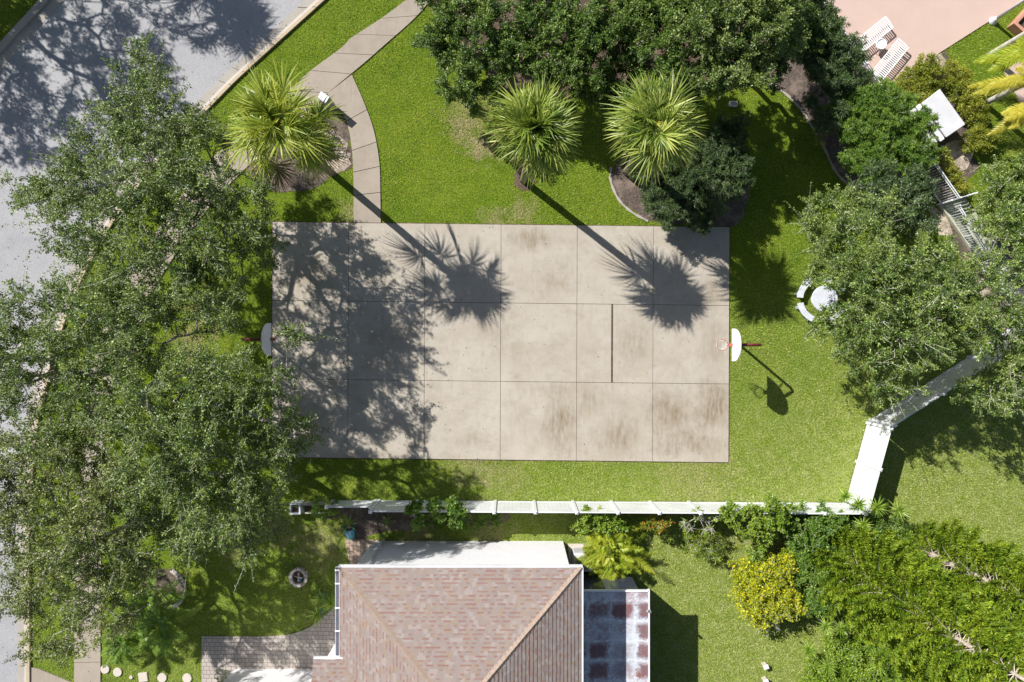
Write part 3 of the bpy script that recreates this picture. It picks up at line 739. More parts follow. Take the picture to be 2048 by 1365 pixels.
def frond(lf, pe, P, D, ln, nl, leaf_l, leaf_w, sag, g, tint, vee=.5, stiff=.0):
    """pinnate frond"""
    k = np.linspace(0, 1, 8); C = P + D * (ln * k)[:, None]; C[:, 2] -= sag * ln * k ** 2
    pe.tube(C, np.linspace(.016, .004, 8), 3)
    t = np.linspace(.14, 1, nl); X = np.stack([np.interp(t, k, C[:, a]) for a in range(3)], 1)
    T = unit(np.gradient(X, axis=0)); s_ = unit(np.cross(T, [0, 0, 1.0])); u = np.cross(s_, T)
    for sg in (-1, 1):
        DD = unit(T * (.55 + .5 * t[:, None]) + s_ * sg + u * vee * .6 + g.normal(0, .06, T.shape))
        l_ = leaf_l * np.sin(np.clip(t * 1.02, .0, 1) * math.pi * .86 + .22) * g.uniform(.85, 1.1, nl)
        V, F, c = blades(X, DD, l_, leaf_w, .25 + .25 * g.random(nl), 2, .85); lf.add(V, F, np.repeat(np.clip(tint + g.normal(0, .13, nl), 0, 1), c))

def pinnate_palm(name, label, cat, base_px, crown_px, z, nf, ln, nl, leaf_l, leaf_w, mat, seed, trunk=True, group=None, elr=(80, -10), sag=(.25, .5), stems=1, trunkmat='palm_trunk_grey', tr_r=.1, azr=None):
    g = np.random.default_rng(seed); base = W(*base_px); top = W(*crown_px, z) if crown_px else base + np.array([0, 0, z]); root = empty(name, base, label, cat, group)
    if trunk:
        tr = MB(); ts = np.linspace(0, 1, 18); pts = base + (top - base) * ts[:, None]
        tr.tube(pts, tr_r * (1 + .08 * np.sin(np.arange(18) * 3.1)) * np.linspace(1.15, .85, 18), 10); tr.build("trunk", M[trunkmat], root, smooth=True)
    lf, pe = MB(), MB()
    for i in range(nf):
        f = (i + .5) / nf; el = R(elr[0]) * (1 - f) + R(elr[1]) * f + g.normal(0, .1)
        az = i * 2.39996 + g.normal(0, .2) if azr is None else g.uniform(*azr)
        D = np.array([math.cos(az) * math.cos(el), math.sin(az) * math.cos(el), math.sin(el)])
        o = top + (g.normal(0, .3, 3) * [1, 1, .3] if stems > 1 else 0)
        frond(lf, pe, o, D, ln * g.uniform(.8, 1.15), nl, leaf_l, leaf_w, g.uniform(*sag), g, np.clip(g.normal(.5, .15), 0, 1))
    pe.build("stalks", M['petiole'], root); lf.build("fronds", M[mat], root)
    return root

def rosette(name, label, base_px, px, z, r, n, mat='yucca', seed=0, group=None, cat="yucca", wd=.035):
    g = np.random.default_rng(seed); base = W(*base_px); top = W(*px, z); root = empty(name, base, label, cat, group)
    st = MB(); st.tube([base, base * .4 + top * .6 + [.03, .02, 0], top], [.045, .035, .03], 6); st.build("stem", M['palm_trunk'], root, smooth=True)
    f = (np.arange(n) + .5) / n; el = R(85) * (1 - f) - R(20) * f + g.normal(0, .06, n); az = np.arange(n) * 2.39996 + g.normal(0, .1, n)
    D = np.c_[np.cos(az) * np.cos(el), np.sin(az) * np.cos(el), np.sin(el)]
    V, F, c = blades(np.repeat(top[None], n, 0), D, r * g.uniform(.8, 1.1, n), wd, .12, 3, .9)
    lf = MB(); lf.add(V, F, np.repeat(np.clip(g.normal(.55, .2, n), 0, 1), c)); lf.build("leaves", M[mat], root)
    return root

def cook_pine(name, label, base_px, hgt, seed, blen=2.2, z0=.9, group="tall conifers in the corner of the back lawn"):
    g = np.random.default_rng(seed); base = W(*base_px); root = empty(name, base, label, "conifer", group)
    tr = MB(); n = 26; ts = np.linspace(0, 1, n)
    off = np.c_[np.sin(ts * 5 + seed) * .08, np.cos(ts * 4 + seed) * .08, ts * hgt]
    pts = base + off - off[0] * [1, 1, 0]; tr.tube(pts, np.linspace(.15, .05, n), 9)
    tr.build("trunk", M['bark_pine'], root, smooth=True)
    br, lf = MB(), MB(); z = z0; w_ = 0
    while z < hgt - .2:
        fr_ = z / hgt; nb = 7; bl = blen * (1 - .62 * fr_ ** 1.4) * float(np.interp(fr_, [0, .08, .3], [.45, .55, 1])); c = np.array([np.interp(z, pts[:, 2], pts[:, 0]), np.interp(z, pts[:, 2], pts[:, 1]), z])
        for j in range(nb):
            az = j / nb * 2 * math.pi + w_ * .6 + g.normal(0, .15)
            if math.cos(az - R(145)) > .90 and g.random() < .42: continue
            ll = bl * g.uniform(.75, 1.12)
            D = np.array([math.cos(az), math.sin(az), .12 + g.normal(0, .07)])
            k = np.linspace(0, 1, 7); C = c + D * (ll * k)[:, None]; C[:, 2] += ll * .14 * k ** 2.5 - ll * .10 * np.sin(k * math.pi)
            br.tube(C, np.linspace(.02, .005, 7), 4, cap=False)
            nbl = int(44 * ll / 2); t = np.linspace(.22, 1, nbl) ; X = np.stack([np.interp(t, k, C[:, a]) for a in range(3)], 1)
            T = unit(np.gradient(X, axis=0)); s_ = unit(np.cross(T, [0, 0, 1.]))
            for sg in (-1, 1):
                DD = unit(T * .75 + s_ * sg * .8 + np.array([0, 0, .30]) + g.normal(0, .18, T.shape)); l_ = (.44 - .22 * t) * g.uniform(.7, 1.15, nbl)
                # rope-like branchlet = core blade plus short needles curving up it
                V, F, cc = blades(X, DD, l_, .04, -.25, 3, .6); lf.add(V, F, np.repeat(np.clip(g.normal(.35, .12, nbl), 0, 1), cc))
                rep = 9; tt = g.uniform(.1, 1, (nbl, rep)); Y = X[:, None] + DD[:, None] * (l_[:, None] * tt)[..., None]; Y[:, :, 2] += .25 * l_[:, None] * tt ** 2
                ND = unit(DD[:, None] + g.normal(0, .42, (nbl, rep, 3)) + [0, 0, .2]); Y = Y.reshape(-1, 3); ND = ND.reshape(-1, 3)
                V, F = kites(Y, ND, g.uniform(.07, .14, len(Y)), .036, .4); lf.add(V, F, np.repeat(np.clip(g.normal(.45, .12, nbl).repeat(rep) + g.normal(0, .2, len(Y)), 0, 1), 4))
        z += .33 * g.uniform(.85, 1.15); w_ += 1
    br.build("branches", M['bark_pine'], root); lf.build("foliage", M['cook'], root)
    return root

# ------------------------------------------------------------------ house
def kz(z): return 1 - z / H
def PX(dx, dy, z=0):           # metres from distances (photo pixels) to the point below the camera
    return np.array([dx / S, -dy / S, z])
ZE, ZA = 5.6, 7.6
house = empty("house", PX(-90, 600), "low house with pinkish hipped shingle roof and white stucco walls south of the fence", "house")
xl, xr, yt = -284, 114.5, 374          # eave lines
yb = yt + 900
hw = (xr - xl) / 2; xa = (xl + xr) / 2
b = MB()                                  # walls
b.prism([PX(-278, 400)[:2], PX(102, 400)[:2], PX(102, 1180)[:2], PX(-278, 1180)[:2]], 0, ZE - .18)
b.build("wall", M['whitewall'], house)
b = MB(); b.prism([PX(-346, 591)[:2], PX(-279, 591)[:2], PX(-279, 600)[:2], PX(-346, 600)[:2]], 0, 3.35)
b.prism([PX(-554, 655)[:2], PX(-349, 655)[:2], PX(-349, 1180)[:2], PX(-554, 1180)[:2]], 0, 3.3)
b.prism([PX(-320, 601)[:2], PX(-279, 601)[:2], PX(-279, 1180)[:2], PX(-320, 1180)[:2]], 0, ZE - .2)
b.build("wing_wall", M['whitewall'], house)
b = MB(); b.prism([PX(-562, 690)[:2], PX(-340, 690)[:2], PX(-340, 1190)[:2], PX(-562, 1190)[:2]], 3.31, 3.5); b.build("wing_roof", M['whitewall'], house)
def slope(name, mat, p0, p1, up, q0, q1, n, parent):
    """roof plane from eave p0-p1 to upper line q0-q1 built of n overlapping courses"""
    b = MB(); p0, p1, q0, q1 = map(lambda a: np.array(a, float), (p0, p1, q0, q1))
    nr = unit(np.cross(p1 - p0, q0 + q1 - p0 - p1)); nr = nr if nr[2] > 0 else -nr
    for i in range(n):
        t0, t1 = i / n, (i + 1.25) / n; t1 = min(1, t1)
        a, c = p0 + (q0 - p0) * t0, p1 + (q1 - p1) * t0; d, e = p0 + (q0 - p0) * t1, p1 + (q1 - p1) * t1
        a2, c2 = a + nr * .024, c + nr * .024
        V = [a, c, c2, a2, e, d]
        b.add(V, [(0, 1, 2, 3), (3, 2, 4, 5)])
    return b.build(name, mat, parent)
A_, B_, C_, D_ = PX(xl, yt, ZE), PX(xr, yt, ZE), PX(xr, yb, ZE), PX(xl, yb, ZE)
r1, r2 = PX(xa, yt + hw, ZA), PX(xa, yb - hw, ZA)
sl = math.hypot(hw / S, ZA - ZE); cs, sn = (hw / S) / sl, (ZA - ZE) / sl
M['roofN'] = m_shingle("shingle_north", (1, 0, 0), (0, -cs, sn)); M['roofW'] = m_shingle("shingle_west", (0, 1, 0), (cs, 0, sn)); M['roofE'] = m_shingle("shingle_east", (0, 1, 0), (-cs, 0, sn))
nc = 32
slope("roof", M['roofN'], A_, B_, 0, r1, r1, nc, house)
slope("roof", M['roofE'], B_, C_, 0, r1, r2, nc, house)
slope("roof", M['roofW'], D_, A_, 0, r2, r1, nc, house)
slope("roof", M['roofN'], C_, D_, 0, r2, r2, nc, house)
# projecting bay roof with a valley against the west slope
j0, j1 = PX(-327, 525, ZE + .02), PX(xl + 8, 525, ZE + .02); dj = 300
slope("roof", M['roofN'], j0, j1, 0, PX(-327, 525 + 200, ZA), PX(xl + 8 + 200, 525 + 200, ZA), nc, house)
b = MB()
for a_, c_ in ((A_, r1), (B_, r1), (r1, r2)):                      # hip and ridge caps, one piece per shingle
    n = 34 if c_ is r1 else 60; d = unit(c_ - a_); s_ = unit(np.cross(d, [0, 0, 1])); u_ = np.cross(s_, d)
    for i in range(n):
        t = i / n; p = a_ + (c_ - a_) * t; q = a_ + (c_ - a_) * min(1, t + 1.15 / n)
        wv = .17; V = [p + s_ * wv + u_ * -.045, p + u_ * .075, p - s_ * wv + u_ * -.045, q + s_ * wv * .92 + u_ * -.06, q + u_ * .055, q - s_ * wv * .92 + u_ * -.06,
                       p + s_ * wv - u_ * .07, p - s_ * wv - u_ * .07]
        b.add(V, [(0, 3, 4, 1), (1, 4, 5, 2), (0, 1, 2, 7, 6)], tint=random.random())
b.build("ridge_cap", M['hipcap'], house)
b = MB()                                   # fascia and gutters
b.box((*((A_ + B_) / 2)[:2] + [0, .05], ZE - .06), (xr / S - xl / S + .1, .07, .16))
b.box(((B_ + C_) / 2 + [.04, 0, -.06]), (.07, (yb - yt) / S, .16)); b.build("fascia", M['white'], house)
gt = MB(); gl = 185 / S; gx, gy = xl / S - .09, -(yt / S) - gl / 2
gt.box((gx, gy, ZE - .13), (.15, gl, .02)); gt.box((gx - .08, gy, ZE - .06), (.02, gl, .14)); gt.box((gx + .075, gy, ZE - .06), (.02, gl, .14)); gt.box((gx, gy + gl / 2, ZE - .06), (.17, .02, .14))
g_ = gt.build("gutter", M['whitemetal'], house)
st = MB()
for py in (4, 26, 66, 104, 146): MB().box((gx, -(yt + py) / S, ZE + .02), (.19, .05, .025)).build("strap", M['strap'], g_)
gt = MB(); gt.box(((-327 + xl + 8) / 2 / S, -524 / S + .04, ZE), ((xl + 8 + 327) / S, .07, .12)); gt.build("fascia", M['white'], house)
dp = MB(); dp.box((*PX(-255, 396)[:2], 2.7), (.09, .07, 5.3)); dp.build("downspout", M['whitemetal'], house)
# flat porch roof with rust and mildew stains
def m_porch():
    m = bpy.data.materials.new("stained_white_roof"); nt, b = nodes(m)
    g = N(nt, "ShaderNodeNewGeometry"); sp = N(nt, "ShaderNodeSeparateXYZ"); L(nt, g.outputs["Position"], sp.inputs[0])
    x, y = sp.outputs[0], sp.outputs[1]
    base = mixc(nt, ramp(nt, noise(nt, 1.4, 5), .3, .7), (.52, .56, .62), (.70, .70, .71))  # cool blue of sky-lit shade mixed into the roof white
    # ponding patches, in rows and columns
    wob = math_(nt, 'MULTIPLY', math_(nt, 'SUBTRACT', noise(nt, 2.2, 5, .8), .5), 1.0)
    vx = math_(nt, 'DIVIDE', math_(nt, 'ADD', math_(nt, 'SUBTRACT', x, 3.15), wob), 1.0); vy = math_(nt, 'DIVIDE', math_(nt, 'ADD', y, math_(nt, 'MULTIPLY', wob, .6)), .84)
    n1 = noise(nt, 3.0, 4, .7)
    fx = math_(nt, 'ABSOLUTE', math_(nt, 'SUBTRACT', math_(nt, 'FRACT', vx), .5)); fy = math_(nt, 'ABSOLUTE', math_(nt, 'SUBTRACT', math_(nt, 'FRACT', vy), .5))
    cellm = math_(nt, 'MULTIPLY', ramp(nt, fx, .48, .28), ramp(nt, fy, .48, .26))
    cb = N(nt, "ShaderNodeCombineXYZ"); L(nt, math_(nt, 'FLOOR', vx), cb.inputs[0]); L(nt, math_(nt, 'FLOOR', vy), cb.inputs[1])
    wn = N(nt, "ShaderNodeTexWhiteNoise", noise_dimensions='2D'); L(nt, cb.outputs[0], wn.inputs[0])
    n2 = noise(nt, 9, 5, .8); n3 = noise(nt, 2.6, 8, .8)
    vein = ramp(nt, math_(nt, 'ABSOLUTE', math_(nt, 'SUBTRACT', n3, .5)), .045, .0)
    patch = math_(nt, 'MULTIPLY', cellm, ramp(nt, math_(nt, 'ADD', math_(nt, 'MULTIPLY', n2, .6), math_(nt, 'MULTIPLY', wn.outputs["Value"], .75)), .38, .78), clamp=True)
    grid = math_(nt, 'MAXIMUM', ramp(nt, fx, .455, .485), ramp(nt, fy, .455, .485))
    c0 = mixc(nt, math_(nt, 'MULTIPLY', grid, .5), mixc(nt, .35, base, (.36, .42, .50)), (.74, .74, .76))  # more of the shade blue between the pale grid lines
    c = mixc(nt, math_(nt, 'MULTIPLY', patch, .88), c0, (.15, .055, .055))
    near = ramp(nt, noise(nt, 1.1, 3), .42, .6)
    red = math_(nt, 'MULTIPLY', vein, near)
    c = mixc(nt, math_(nt, 'MULTIPLY', red, .85), c, (.25, .06, .045))
    c = mixc(nt, math_(nt, 'MULTIPLY', ramp(nt, n2, .55, .75), .35), c, (.42, .28, .20))
    seam = ramp(nt, math_(nt, 'ABSOLUTE', math_(nt, 'SUBTRACT', math_(nt, 'FRACT', math_(nt, 'DIVIDE', x, .31)), .5)), .035, .0)
    c = mixc(nt, math_(nt, 'MULTIPLY', seam, .35), c, (.45, .42, .42))
    L(nt, c, b.inputs["Base Color"]); b.inputs["Roughness"].default_value = .6
    return m
M['porch'] = m_porch()
b = MB(); b.prism([PX(90, 449)[:2], PX(244, 449)[:2], PX(244, 1100)[:2], PX(90, 1100)[:2]], 3.15, 3.3); b.build("porch_roof", M['porch'], house)
b = MB(); b.box((*PX(170, 448)[:2], 3.28), (150 / S, .06, .14)); b.box((*PX(245.5, 770)[:2], 3.28), (.06, 650 / S, .14)); b.build("fascia", M['white'], house)
b = MB(); b.prism([PX(103, 460)[:2], PX(234, 460)[:2], PX(234, 1100)[:2], PX(103, 1100)[:2]], 0, 3.14); b.build("porch_shade_block", M['porchshade'], house)  # solid dark block in place of the shaded open porch
b = MB(); b.tube([PX(246, 482, 3.3), PX(246, 482, 3.55), PX(240, 479, 3.62)], .05, 8); b.build("vent", M['greymetal'], house)

# ------------------------------------------------------------------ vinyl fences
def fence(label, pts_px, h, post_every, group="white vinyl privacy fence runs", first=0.0, low=None, wood=False):
    P = [W(*p) for p in pts_px]; root = empty("vinyl_fence", P[0], label, "fence", group)
    for a, c in zip(P[:-1], P[1:]):
        d = c - a; ln = np.linalg.norm(d); u = d / ln; ang = math.atan2(u[1], u[0]); n = max(1, round((ln - first) / post_every)); step = (ln - first) / n
        xs = [0] + [first + step * i for i in range(0 if first else 1, n + 1)]
        for x0, x1 in zip(xs[:-1], xs[1:]):
            m = a + u * (x0 + x1) / 2; L_ = x1 - x0 - .12; hh = h
            b = MB(); nb = max(1, int(L_ / .17)); bw_ = L_ / nb
            for i in range(nb): b.box((*(m + u * (-L_/2 + bw_ * (i + .5)))[:2], hh / 2 + .02), (bw_ - .004, .024 + .003 * (i % 2), hh - .2), ang)
            b.build("panel", M['white'], root)
            for zr, hr in ((hh - .05, .12), (.14, .14)): MB().box((*m[:2], zr), (L_, .048, hr), ang).build("rail", M['white'], root)
        for x in xs:
            p = a + u * x; q = MB(); q.box((p[0], p[1], h / 2 + .03), (.127, .127, h + .06), ang)
            po = q.build("post", M['white'], root)
            q = MB(); q.add([(p[0] + math.cos(ang + k) * .107, p[1] + math.sin(ang + k) * .107, h + .065) for k in (.785, 2.356, 3.927, 5.498)] + [(p[0], p[1], h + .12)], [(0,1,4),(1,2,4),(2,3,4),(3,0,4),(3,2,1,0)])
            q.build("post_cap", M['white'], po)
    return root
FH = 2.06
fence("short lower white vinyl fence section at the left end, above the blue pot", [(668, 1001.5), (752, 1001.5)], 1.25, 2.0)
fence("long straight white vinyl fence between the court lawn and the house", [(759, 1001.5), (1686, 1006)], FH, 1.852)
fence("angled white vinyl fence section leading from the corner yuccas up to the bend", [(1692, 1000), (1734, 846)], FH, 1.95)
fence("diagonal white vinyl fence under the right-hand oaks beyond the bend", [(1740, 840), (1832, 781), (1935, 715), (2110, 592)], FH, 1.95)

# planter and odds by the left fence end
pb = empty("planter_box", W(598, 1010), "small open square white planter box left of the fence end", "planter")
b = MB(); c = W(598, 1012)
for s_ in (-1, 1):
    b.box((c[0] + s_ * .22, c[1], .32), (.07, .5, .6)); b.box((c[0], c[1] + s_ * .22, .321), (.37, .07, .6))
b.build("frame", M['white'], pb, bevel=.008)
b = MB(); b.box((c[0], c[1], .25), (.36, .36, .38)); b.build("soil", M['soil'], pb)
tb = empty("planter_box", W(644, 1012), "long low white-edged planter box holding a dark green bush beside the fence end", "planter")
b = MB()
for yy in (1004, 1022): b.box((*W(642, yy)[:2], .3 if yy == 1004 else .22), (58 / S, .06, .6 if yy == 1004 else .42))
b.build("frame", M['deckwood'], tb); b = MB(); b.box((*W(642, 1013)[:2], .15), (56 / S, .36, .28)); b.build("soil", M['soil'], tb)

# blue pots
def pot(label, px, py, r, h, spikes=18, lr=.5, group="blue glazed plant pots"):
    c = W(px, py); root = empty("plant_pot", c, label, "plant pot", group)
    b = MB(); prof = [(r * .62, 0), (r * .7, .02), (r * .92, h * .45), (r, h * .8), (r * .98, h * .93), (r * 1.06, h * .96), (r * 1.06, h), (r * .93, h), (r * .9, h * .9), (.001, h * .9)]
    b.lathe(c, prof, 26); b.build("pot", M['pot'], root, smooth=True)
    b = MB(); b.lathe(c + [0, 0, h * .905], [(.001, .02), (r * .88, .0)][::-1], 20); b.build("soil", M['soil'], root)
    if spikes:
        b = MB(); t = c + [0, 0, h * .92]; b.tube([t, t + [-.01, .01, .18]], [.09, .06], 8); b.build("plant_stem", M['bark_pine'], root)
        n = spikes; g = np.random.default_rng(int(px)); f = (np.arange(n) + .5) / n; el = R(80) * (1 - f) + R(5) * f; az = np.arange(n) * 2.4
        D = np.c_[np.cos(az) * np.cos(el), np.sin(az) * np.cos(el), np.sin(el)]
        V, F, cc = blades(np.repeat((t + [-.01, .01, .16])[None], n, 0), D, lr * g.uniform(.8, 1.25, n), .05, .15, 3, .9); b = MB(); b.add(V, F, np.repeat(g.random(n), cc)); b.build("leaves", M['yucca'], root)
    return root
p_ = pot("large blue pot tipped on its side with a spiky yucca, beside the paver path", 704, 1074, .25, .62, 20, .6); p_.rotation_euler = (-R(64), 0, .06); p_.location.z = .12
pot("small blue pot with a dark spiky plant nearest the curved patio edge", 641, 1222, .16, .3, 34, .62)
pot("small blue pot with a yellowish spider plant right of the stone fire ring", 646, 1188, .14, .28, 26, .45)
pot("blue pot with a small green plant touching the house gutter", 680, 1172, .12, .26, 8, .2)
rosette("spiky_plant", "dark green spiky plant in the ground between the small blue pots and the house", (662, 1206), (662, 1206), .45, .62, 46, 'yucca', 9, None, "spiky plant", .045)

# fire ring
c = W(599, 1153); fp = empty("fire_pit", c, "round ring of grey stone blocks with blue tarp scrap inside, left of the house", "fire pit")
g = np.random.default_rng(2)
for lay in range(2):
    n = 11
    for i in range(n):
        a = (i + lay * .5) / n * 2 * math.pi + g.normal(0, .03)
        b = MB(); b.box((c[0] + math.cos(a) * .36, c[1] + math.sin(a) * .38, .07 + lay * .13), (.13 + g.normal(0, .01), .19, .12), a, rx=g.normal(0, .04)); b.build("stone_block", M['stone'], fp, bevel=.015)
b = MB(); b.lathe(c + [0, 0, .0], [(.3, .03), (.001, .05)], 16); b.build("ash_bed", M['soil'], fp)
b = MB(); b.add(c + np.array([[-.05, -.2, .1], [.14, -.22, .12], [.16, -.06, .09], [.02, -.02, .14], [-.08, -.08, .1], [.05, -.12, .17]]), [(0, 1, 5), (1, 2, 5), (2, 3, 5), (3, 4, 5), (4, 0, 5)]); b.build("tarp", M['tarp'], fp)
b = MB()
for k in range(5):
    a = g.uniform(0, 3.1); b.tube([c + [math.cos(a) * .22, math.sin(a) * .22, .06 + k * .02], c - [math.cos(a) * .2, math.sin(a) * .2, -.1 - k * .01]], .025, 6)
b.build("logs", M['bark'], fp)
# stone arc
c = W(327, 1178); ar = empty("stone_edging", c, "curved arc of grey stone blocks round the palm bed under the lower left oak", "edging", "edgings of the planting beds")
for i in range(13):
    a = R(62) - i * R(9.8); b = MB(); b.box((c[0] + math.cos(a) * .98, c[1] + math.sin(a) * .98, .07), (.19, .155, .14), a + g.normal(0, .04)); b.build("stone_block", M['stone'], ar, bevel=.015)
sheet("mulch_bed", M['mulch'], np.array([[c[0] + math.cos(t) * .95, c[1] + math.sin(t) * .95] for t in np.linspace(0, 6.2, 24)]), .013)

# stepping stones
def stone(label, px, py, r, shape):
    c = W(px, py); n = {'round': 24, 'square': 4}[shape]; a0 = .25 if shape == 'square' else 0
    if shape == 'square': a0 = math.pi / 4 + .12
    b = MB(); pr = [(r * .96, 0), (r, .012), (r, .05), (r * .95, .065)]
    th = np.arange(n) / n * 2 * math.pi + a0; V = np.array([[c[0] + q * math.cos(t), c[1] + q * math.sin(t), z] for q, z in pr for t in th])
    F = [(i*n+j, i*n+(j+1) % n, (i+1)*n+(j+1) % n, (i+1)*n+j) for i in range(3) for j in range(n)] + [tuple(range(3*n, 4*n))]
    b.add(V, F, random.random()); tag(b.build("stepping_stone", M['pad']), label, "stepping stone", "pale stepping stones at the bottom left")
stone("round pale stepping stone closest to the sidewalk", 211, 1338, .21, 'round'); stone("round stepping stone half under the lime palm fronds, second from the sidewalk", 236, 1344, .21, 'round')
stone("tiny round stepping stone left of the square one", 263, 1354, .085, 'round'); stone("square pale stepping stone in the row at the bottom left", 287, 1354, .3, 'square')
stone("round stepping stone between the square one and the patio-side one", 325, 1355, .22, 'round'); stone("round stepping stone nearest the paver patio", 375, 1356, .22, 'round')

# ------------------------------------------------------------------ basketball hoops
def hoop(label, x, y, sgn, bmat):
    """x, y pole foot (metres); board faces sgn along x"""
    root = empty("basketball_hoop", (0, 0, 0), label, "basketball hoop", "basketball hoops at the court ends")
    b = MB(); b.tube([(0, 0, 0), (0, 0, 1.5), (0, 0, 2.75), (sgn * .1, 0, 2.98), (sgn * .3, 0, 3.08), (sgn * 1.1, 0, 3.42)], .062, 12); b.build("pole", M['rust'], root, smooth=True)
    b = MB(); b.lathe((0, 0, 0), [(.16, 0), (.16, .03), (.07, .04)], 14); b.build("base_plate", M['rust'], root)
    b = MB(); b.tube([(sgn * .05, 0, 2.4), (sgn * 1.2, 0, 3.2)], .025, 8)
    for s_ in (-1, 1): b.tube([(sgn * 1.0, 0, 3.36), (sgn * 1.24, s_ * .3, 3.55)], .02, 6)
    b.build("brace", M['rust'], root)
    n = 22; th = np.linspace(0, math.pi, n); prof = [(-.69, 0.0)] + [(-.69 * math.cos(t), .18 + .92 * math.sin(t) ** .8) for t in th] + [(.69, 0.0)]
    prof = np.array(prof); bx = sgn * 1.27; m = len(prof)
    V = np.vstack([np.c_[np.full(m, bx - .02), prof[:, 0], prof[:, 1] + 2.95], np.c_[np.full(m, bx + .02), prof[:, 0], prof[:, 1] + 2.95]])
    F = [tuple(range(m)), tuple(range(2*m - 1, m - 1, -1))] + [(i, m + i, m + (i+1) % m, (i+1) % m) for i in range(m)]
    b = MB(); b.add(V, F); bd = b.build("backboard", M[bmat], root)
    rc = np.array([bx + sgn * .44, 0, 3.05]); t = np.linspace(0, 2 * math.pi, 29)
    b = MB(); b.tube(np.c_[rc[0] + .235 * np.cos(t), .235 * np.sin(t), np.full(29, 3.05)], .013, 6, cap=False); rm = b.build("rim", M['red'], root, smooth=True)
    b = MB(); b.box((bx + sgn * .12, 0, 3.03), (.20, .13, .10)); b.build("bracket", M['red'], rm)
    b = MB(); k = 12
    for i in range(k):
        for s_ in (-1, 1):
            a = i / k * 2 * math.pi; pts = [(rc[0] + (.225 - .09 * (j / 4)) * math.cos(a + s_ * j * .26), (.225 - .09 * (j / 4)) * math.sin(a + s_ * j * .26), 3.03 - .11 * j) for j in range(5)]
            b.tube(pts, .006, 4, cap=False)
    b.build("net", M['net'], rm)
    root.location = (x, y, 0); return root
p = PX(454, 7); hoop("basketball hoop with bright white backboard in the sun at the right end of the court", p[0], p[1], -1, 'board')
p = PX(-492, -3); hoop("shaded basketball hoop with backboard tinted grey-blue for shade under the oak at the left end of the court", p[0], p[1], 1, 'boardshade')

# ------------------------------------------------------------------ AC unit, utility cabinet, bench post, small things
c = W(1162, 1112); ac = empty("air_conditioner", c, "pale grey outdoor air conditioner with round fan grille between house wall and bushy palm", "air conditioner")
b = MB(); b.box((c[0], c[1], .03), (1.2, 1.15, .07)); b.build("pad", M['pad'], ac)
zz = .9; b = MB(); b.box((c[0], c[1], .07 + zz / 2), (.84, .84, zz)); b.build("casing", M['whitemetal'], ac, bevel=.03)
b = MB(); b.lathe((c[0] + .02, c[1] - .02, zz + .074), [(.34, 0), (.34, .012), (.001, .012)], 26); b.build("fan_well", M['darkmetal'], ac)
b = MB()
for r_ in np.linspace(.06, .34, 8):
    t = np.linspace(0, 2 * math.pi, 25); b.tube(np.c_[c[0] + .02 + r_ * np.cos(t), c[1] - .02 + r_ * np.sin(t), np.full(25, zz + .10)], .009, 4, cap=False)
for i in range(6):
    a = i * math.pi / 3; b.tube([(c[0] + .02, c[1] - .02, zz + .11), (c[0] + .02 + .35 * math.cos(a), c[1] - .02 + .35 * math.sin(a), zz + .105)], .009, 4)
b.build("grille", M['greymetal'], ac)
b = MB()
for i in range(9): b.box((c[0], c[1] + .425, .2 + i * .08), (.76, .012, .03))
b.build("louvres", M['greymetal'], ac)

def quadbox(b, c4, z0, z1): b.prism([q[:2] for q in c4], z0, z1)
uc = empty("utility_cabinet", W(1880, 240), "large white metal cabinet with flat overhanging lid and two square hatches in the hedge gap", "cabinet")
k = 1.0
corners = [W(x, y, 1.15) for x, y in ((1880, 178), (1931, 249), (1893, 275), (1844, 206))]
b = MB(); cc = sum(corners) / 4; inner = [cc + (q - cc) * .95 for q in corners]; quadbox(b, inner, 0, 1.08); b.build("body", M['whitemetal'], uc)
b = MB(); quadbox(b, corners, 1.08, 1.15); b.build("lid", M['whitemetal'], uc, bevel=.02)
b = MB(); a_, d_ = corners[3], corners[2]; u_ = unit(d_ - a_); ang = math.atan2(u_[1], u_[0]); nrm = np.array([u_[1], -u_[0], 0]); nrm = nrm if nrm[0] < 0 else -nrm
ln = np.linalg.norm(d_ - a_)
b.box((*((a_ + d_) / 2 + nrm * .13)[:2], 1.0), (ln * 1.02, .22, .07), ang); b.build("ledge", M['strap'], uc, bevel=.015)
b = MB(); b.box((*((a_ + d_) / 2 + nrm * .36)[:2], .36), (ln * .98, .62, .72), ang); b.build("lower_body", M['whitemetal'], uc, bevel=.02)
for t in (.58, .76):
    q = a_ + (d_ - a_) * t + nrm * .44; b = MB(); b.box((q[0], q[1], .73), (.28, .27, .035), ang); h_ = b.build("hatch", M['strap'], uc, bevel=.012)
    b = MB(); b.box((q[0], q[1], .722), (.33, .32, .02), ang); b.build("hatch_frame", M['greymetal'], uc)
    b = MB(); b.box((*(q + nrm * .09)[:2], .757), (.08, .02, .016), ang); b.build("handle", M['greymetal'], h_)
bx = empty("junction_box", W(1465, 210), "small rounded pale grey box lying on the shaded lawn right of the right-hand fan palm", "box")
b = MB(); b.box((*W(1465, 210)[:2], .1), (.40, .24, .2), -.1); b.build("casing", M['whitewall'], bx, bevel=.06)
b = MB(); b.box((*W(1465, 210)[:2], .205), (.28, .14, .03), -.1); b.build("lid", M['greymetal'], bx, bevel=.01)

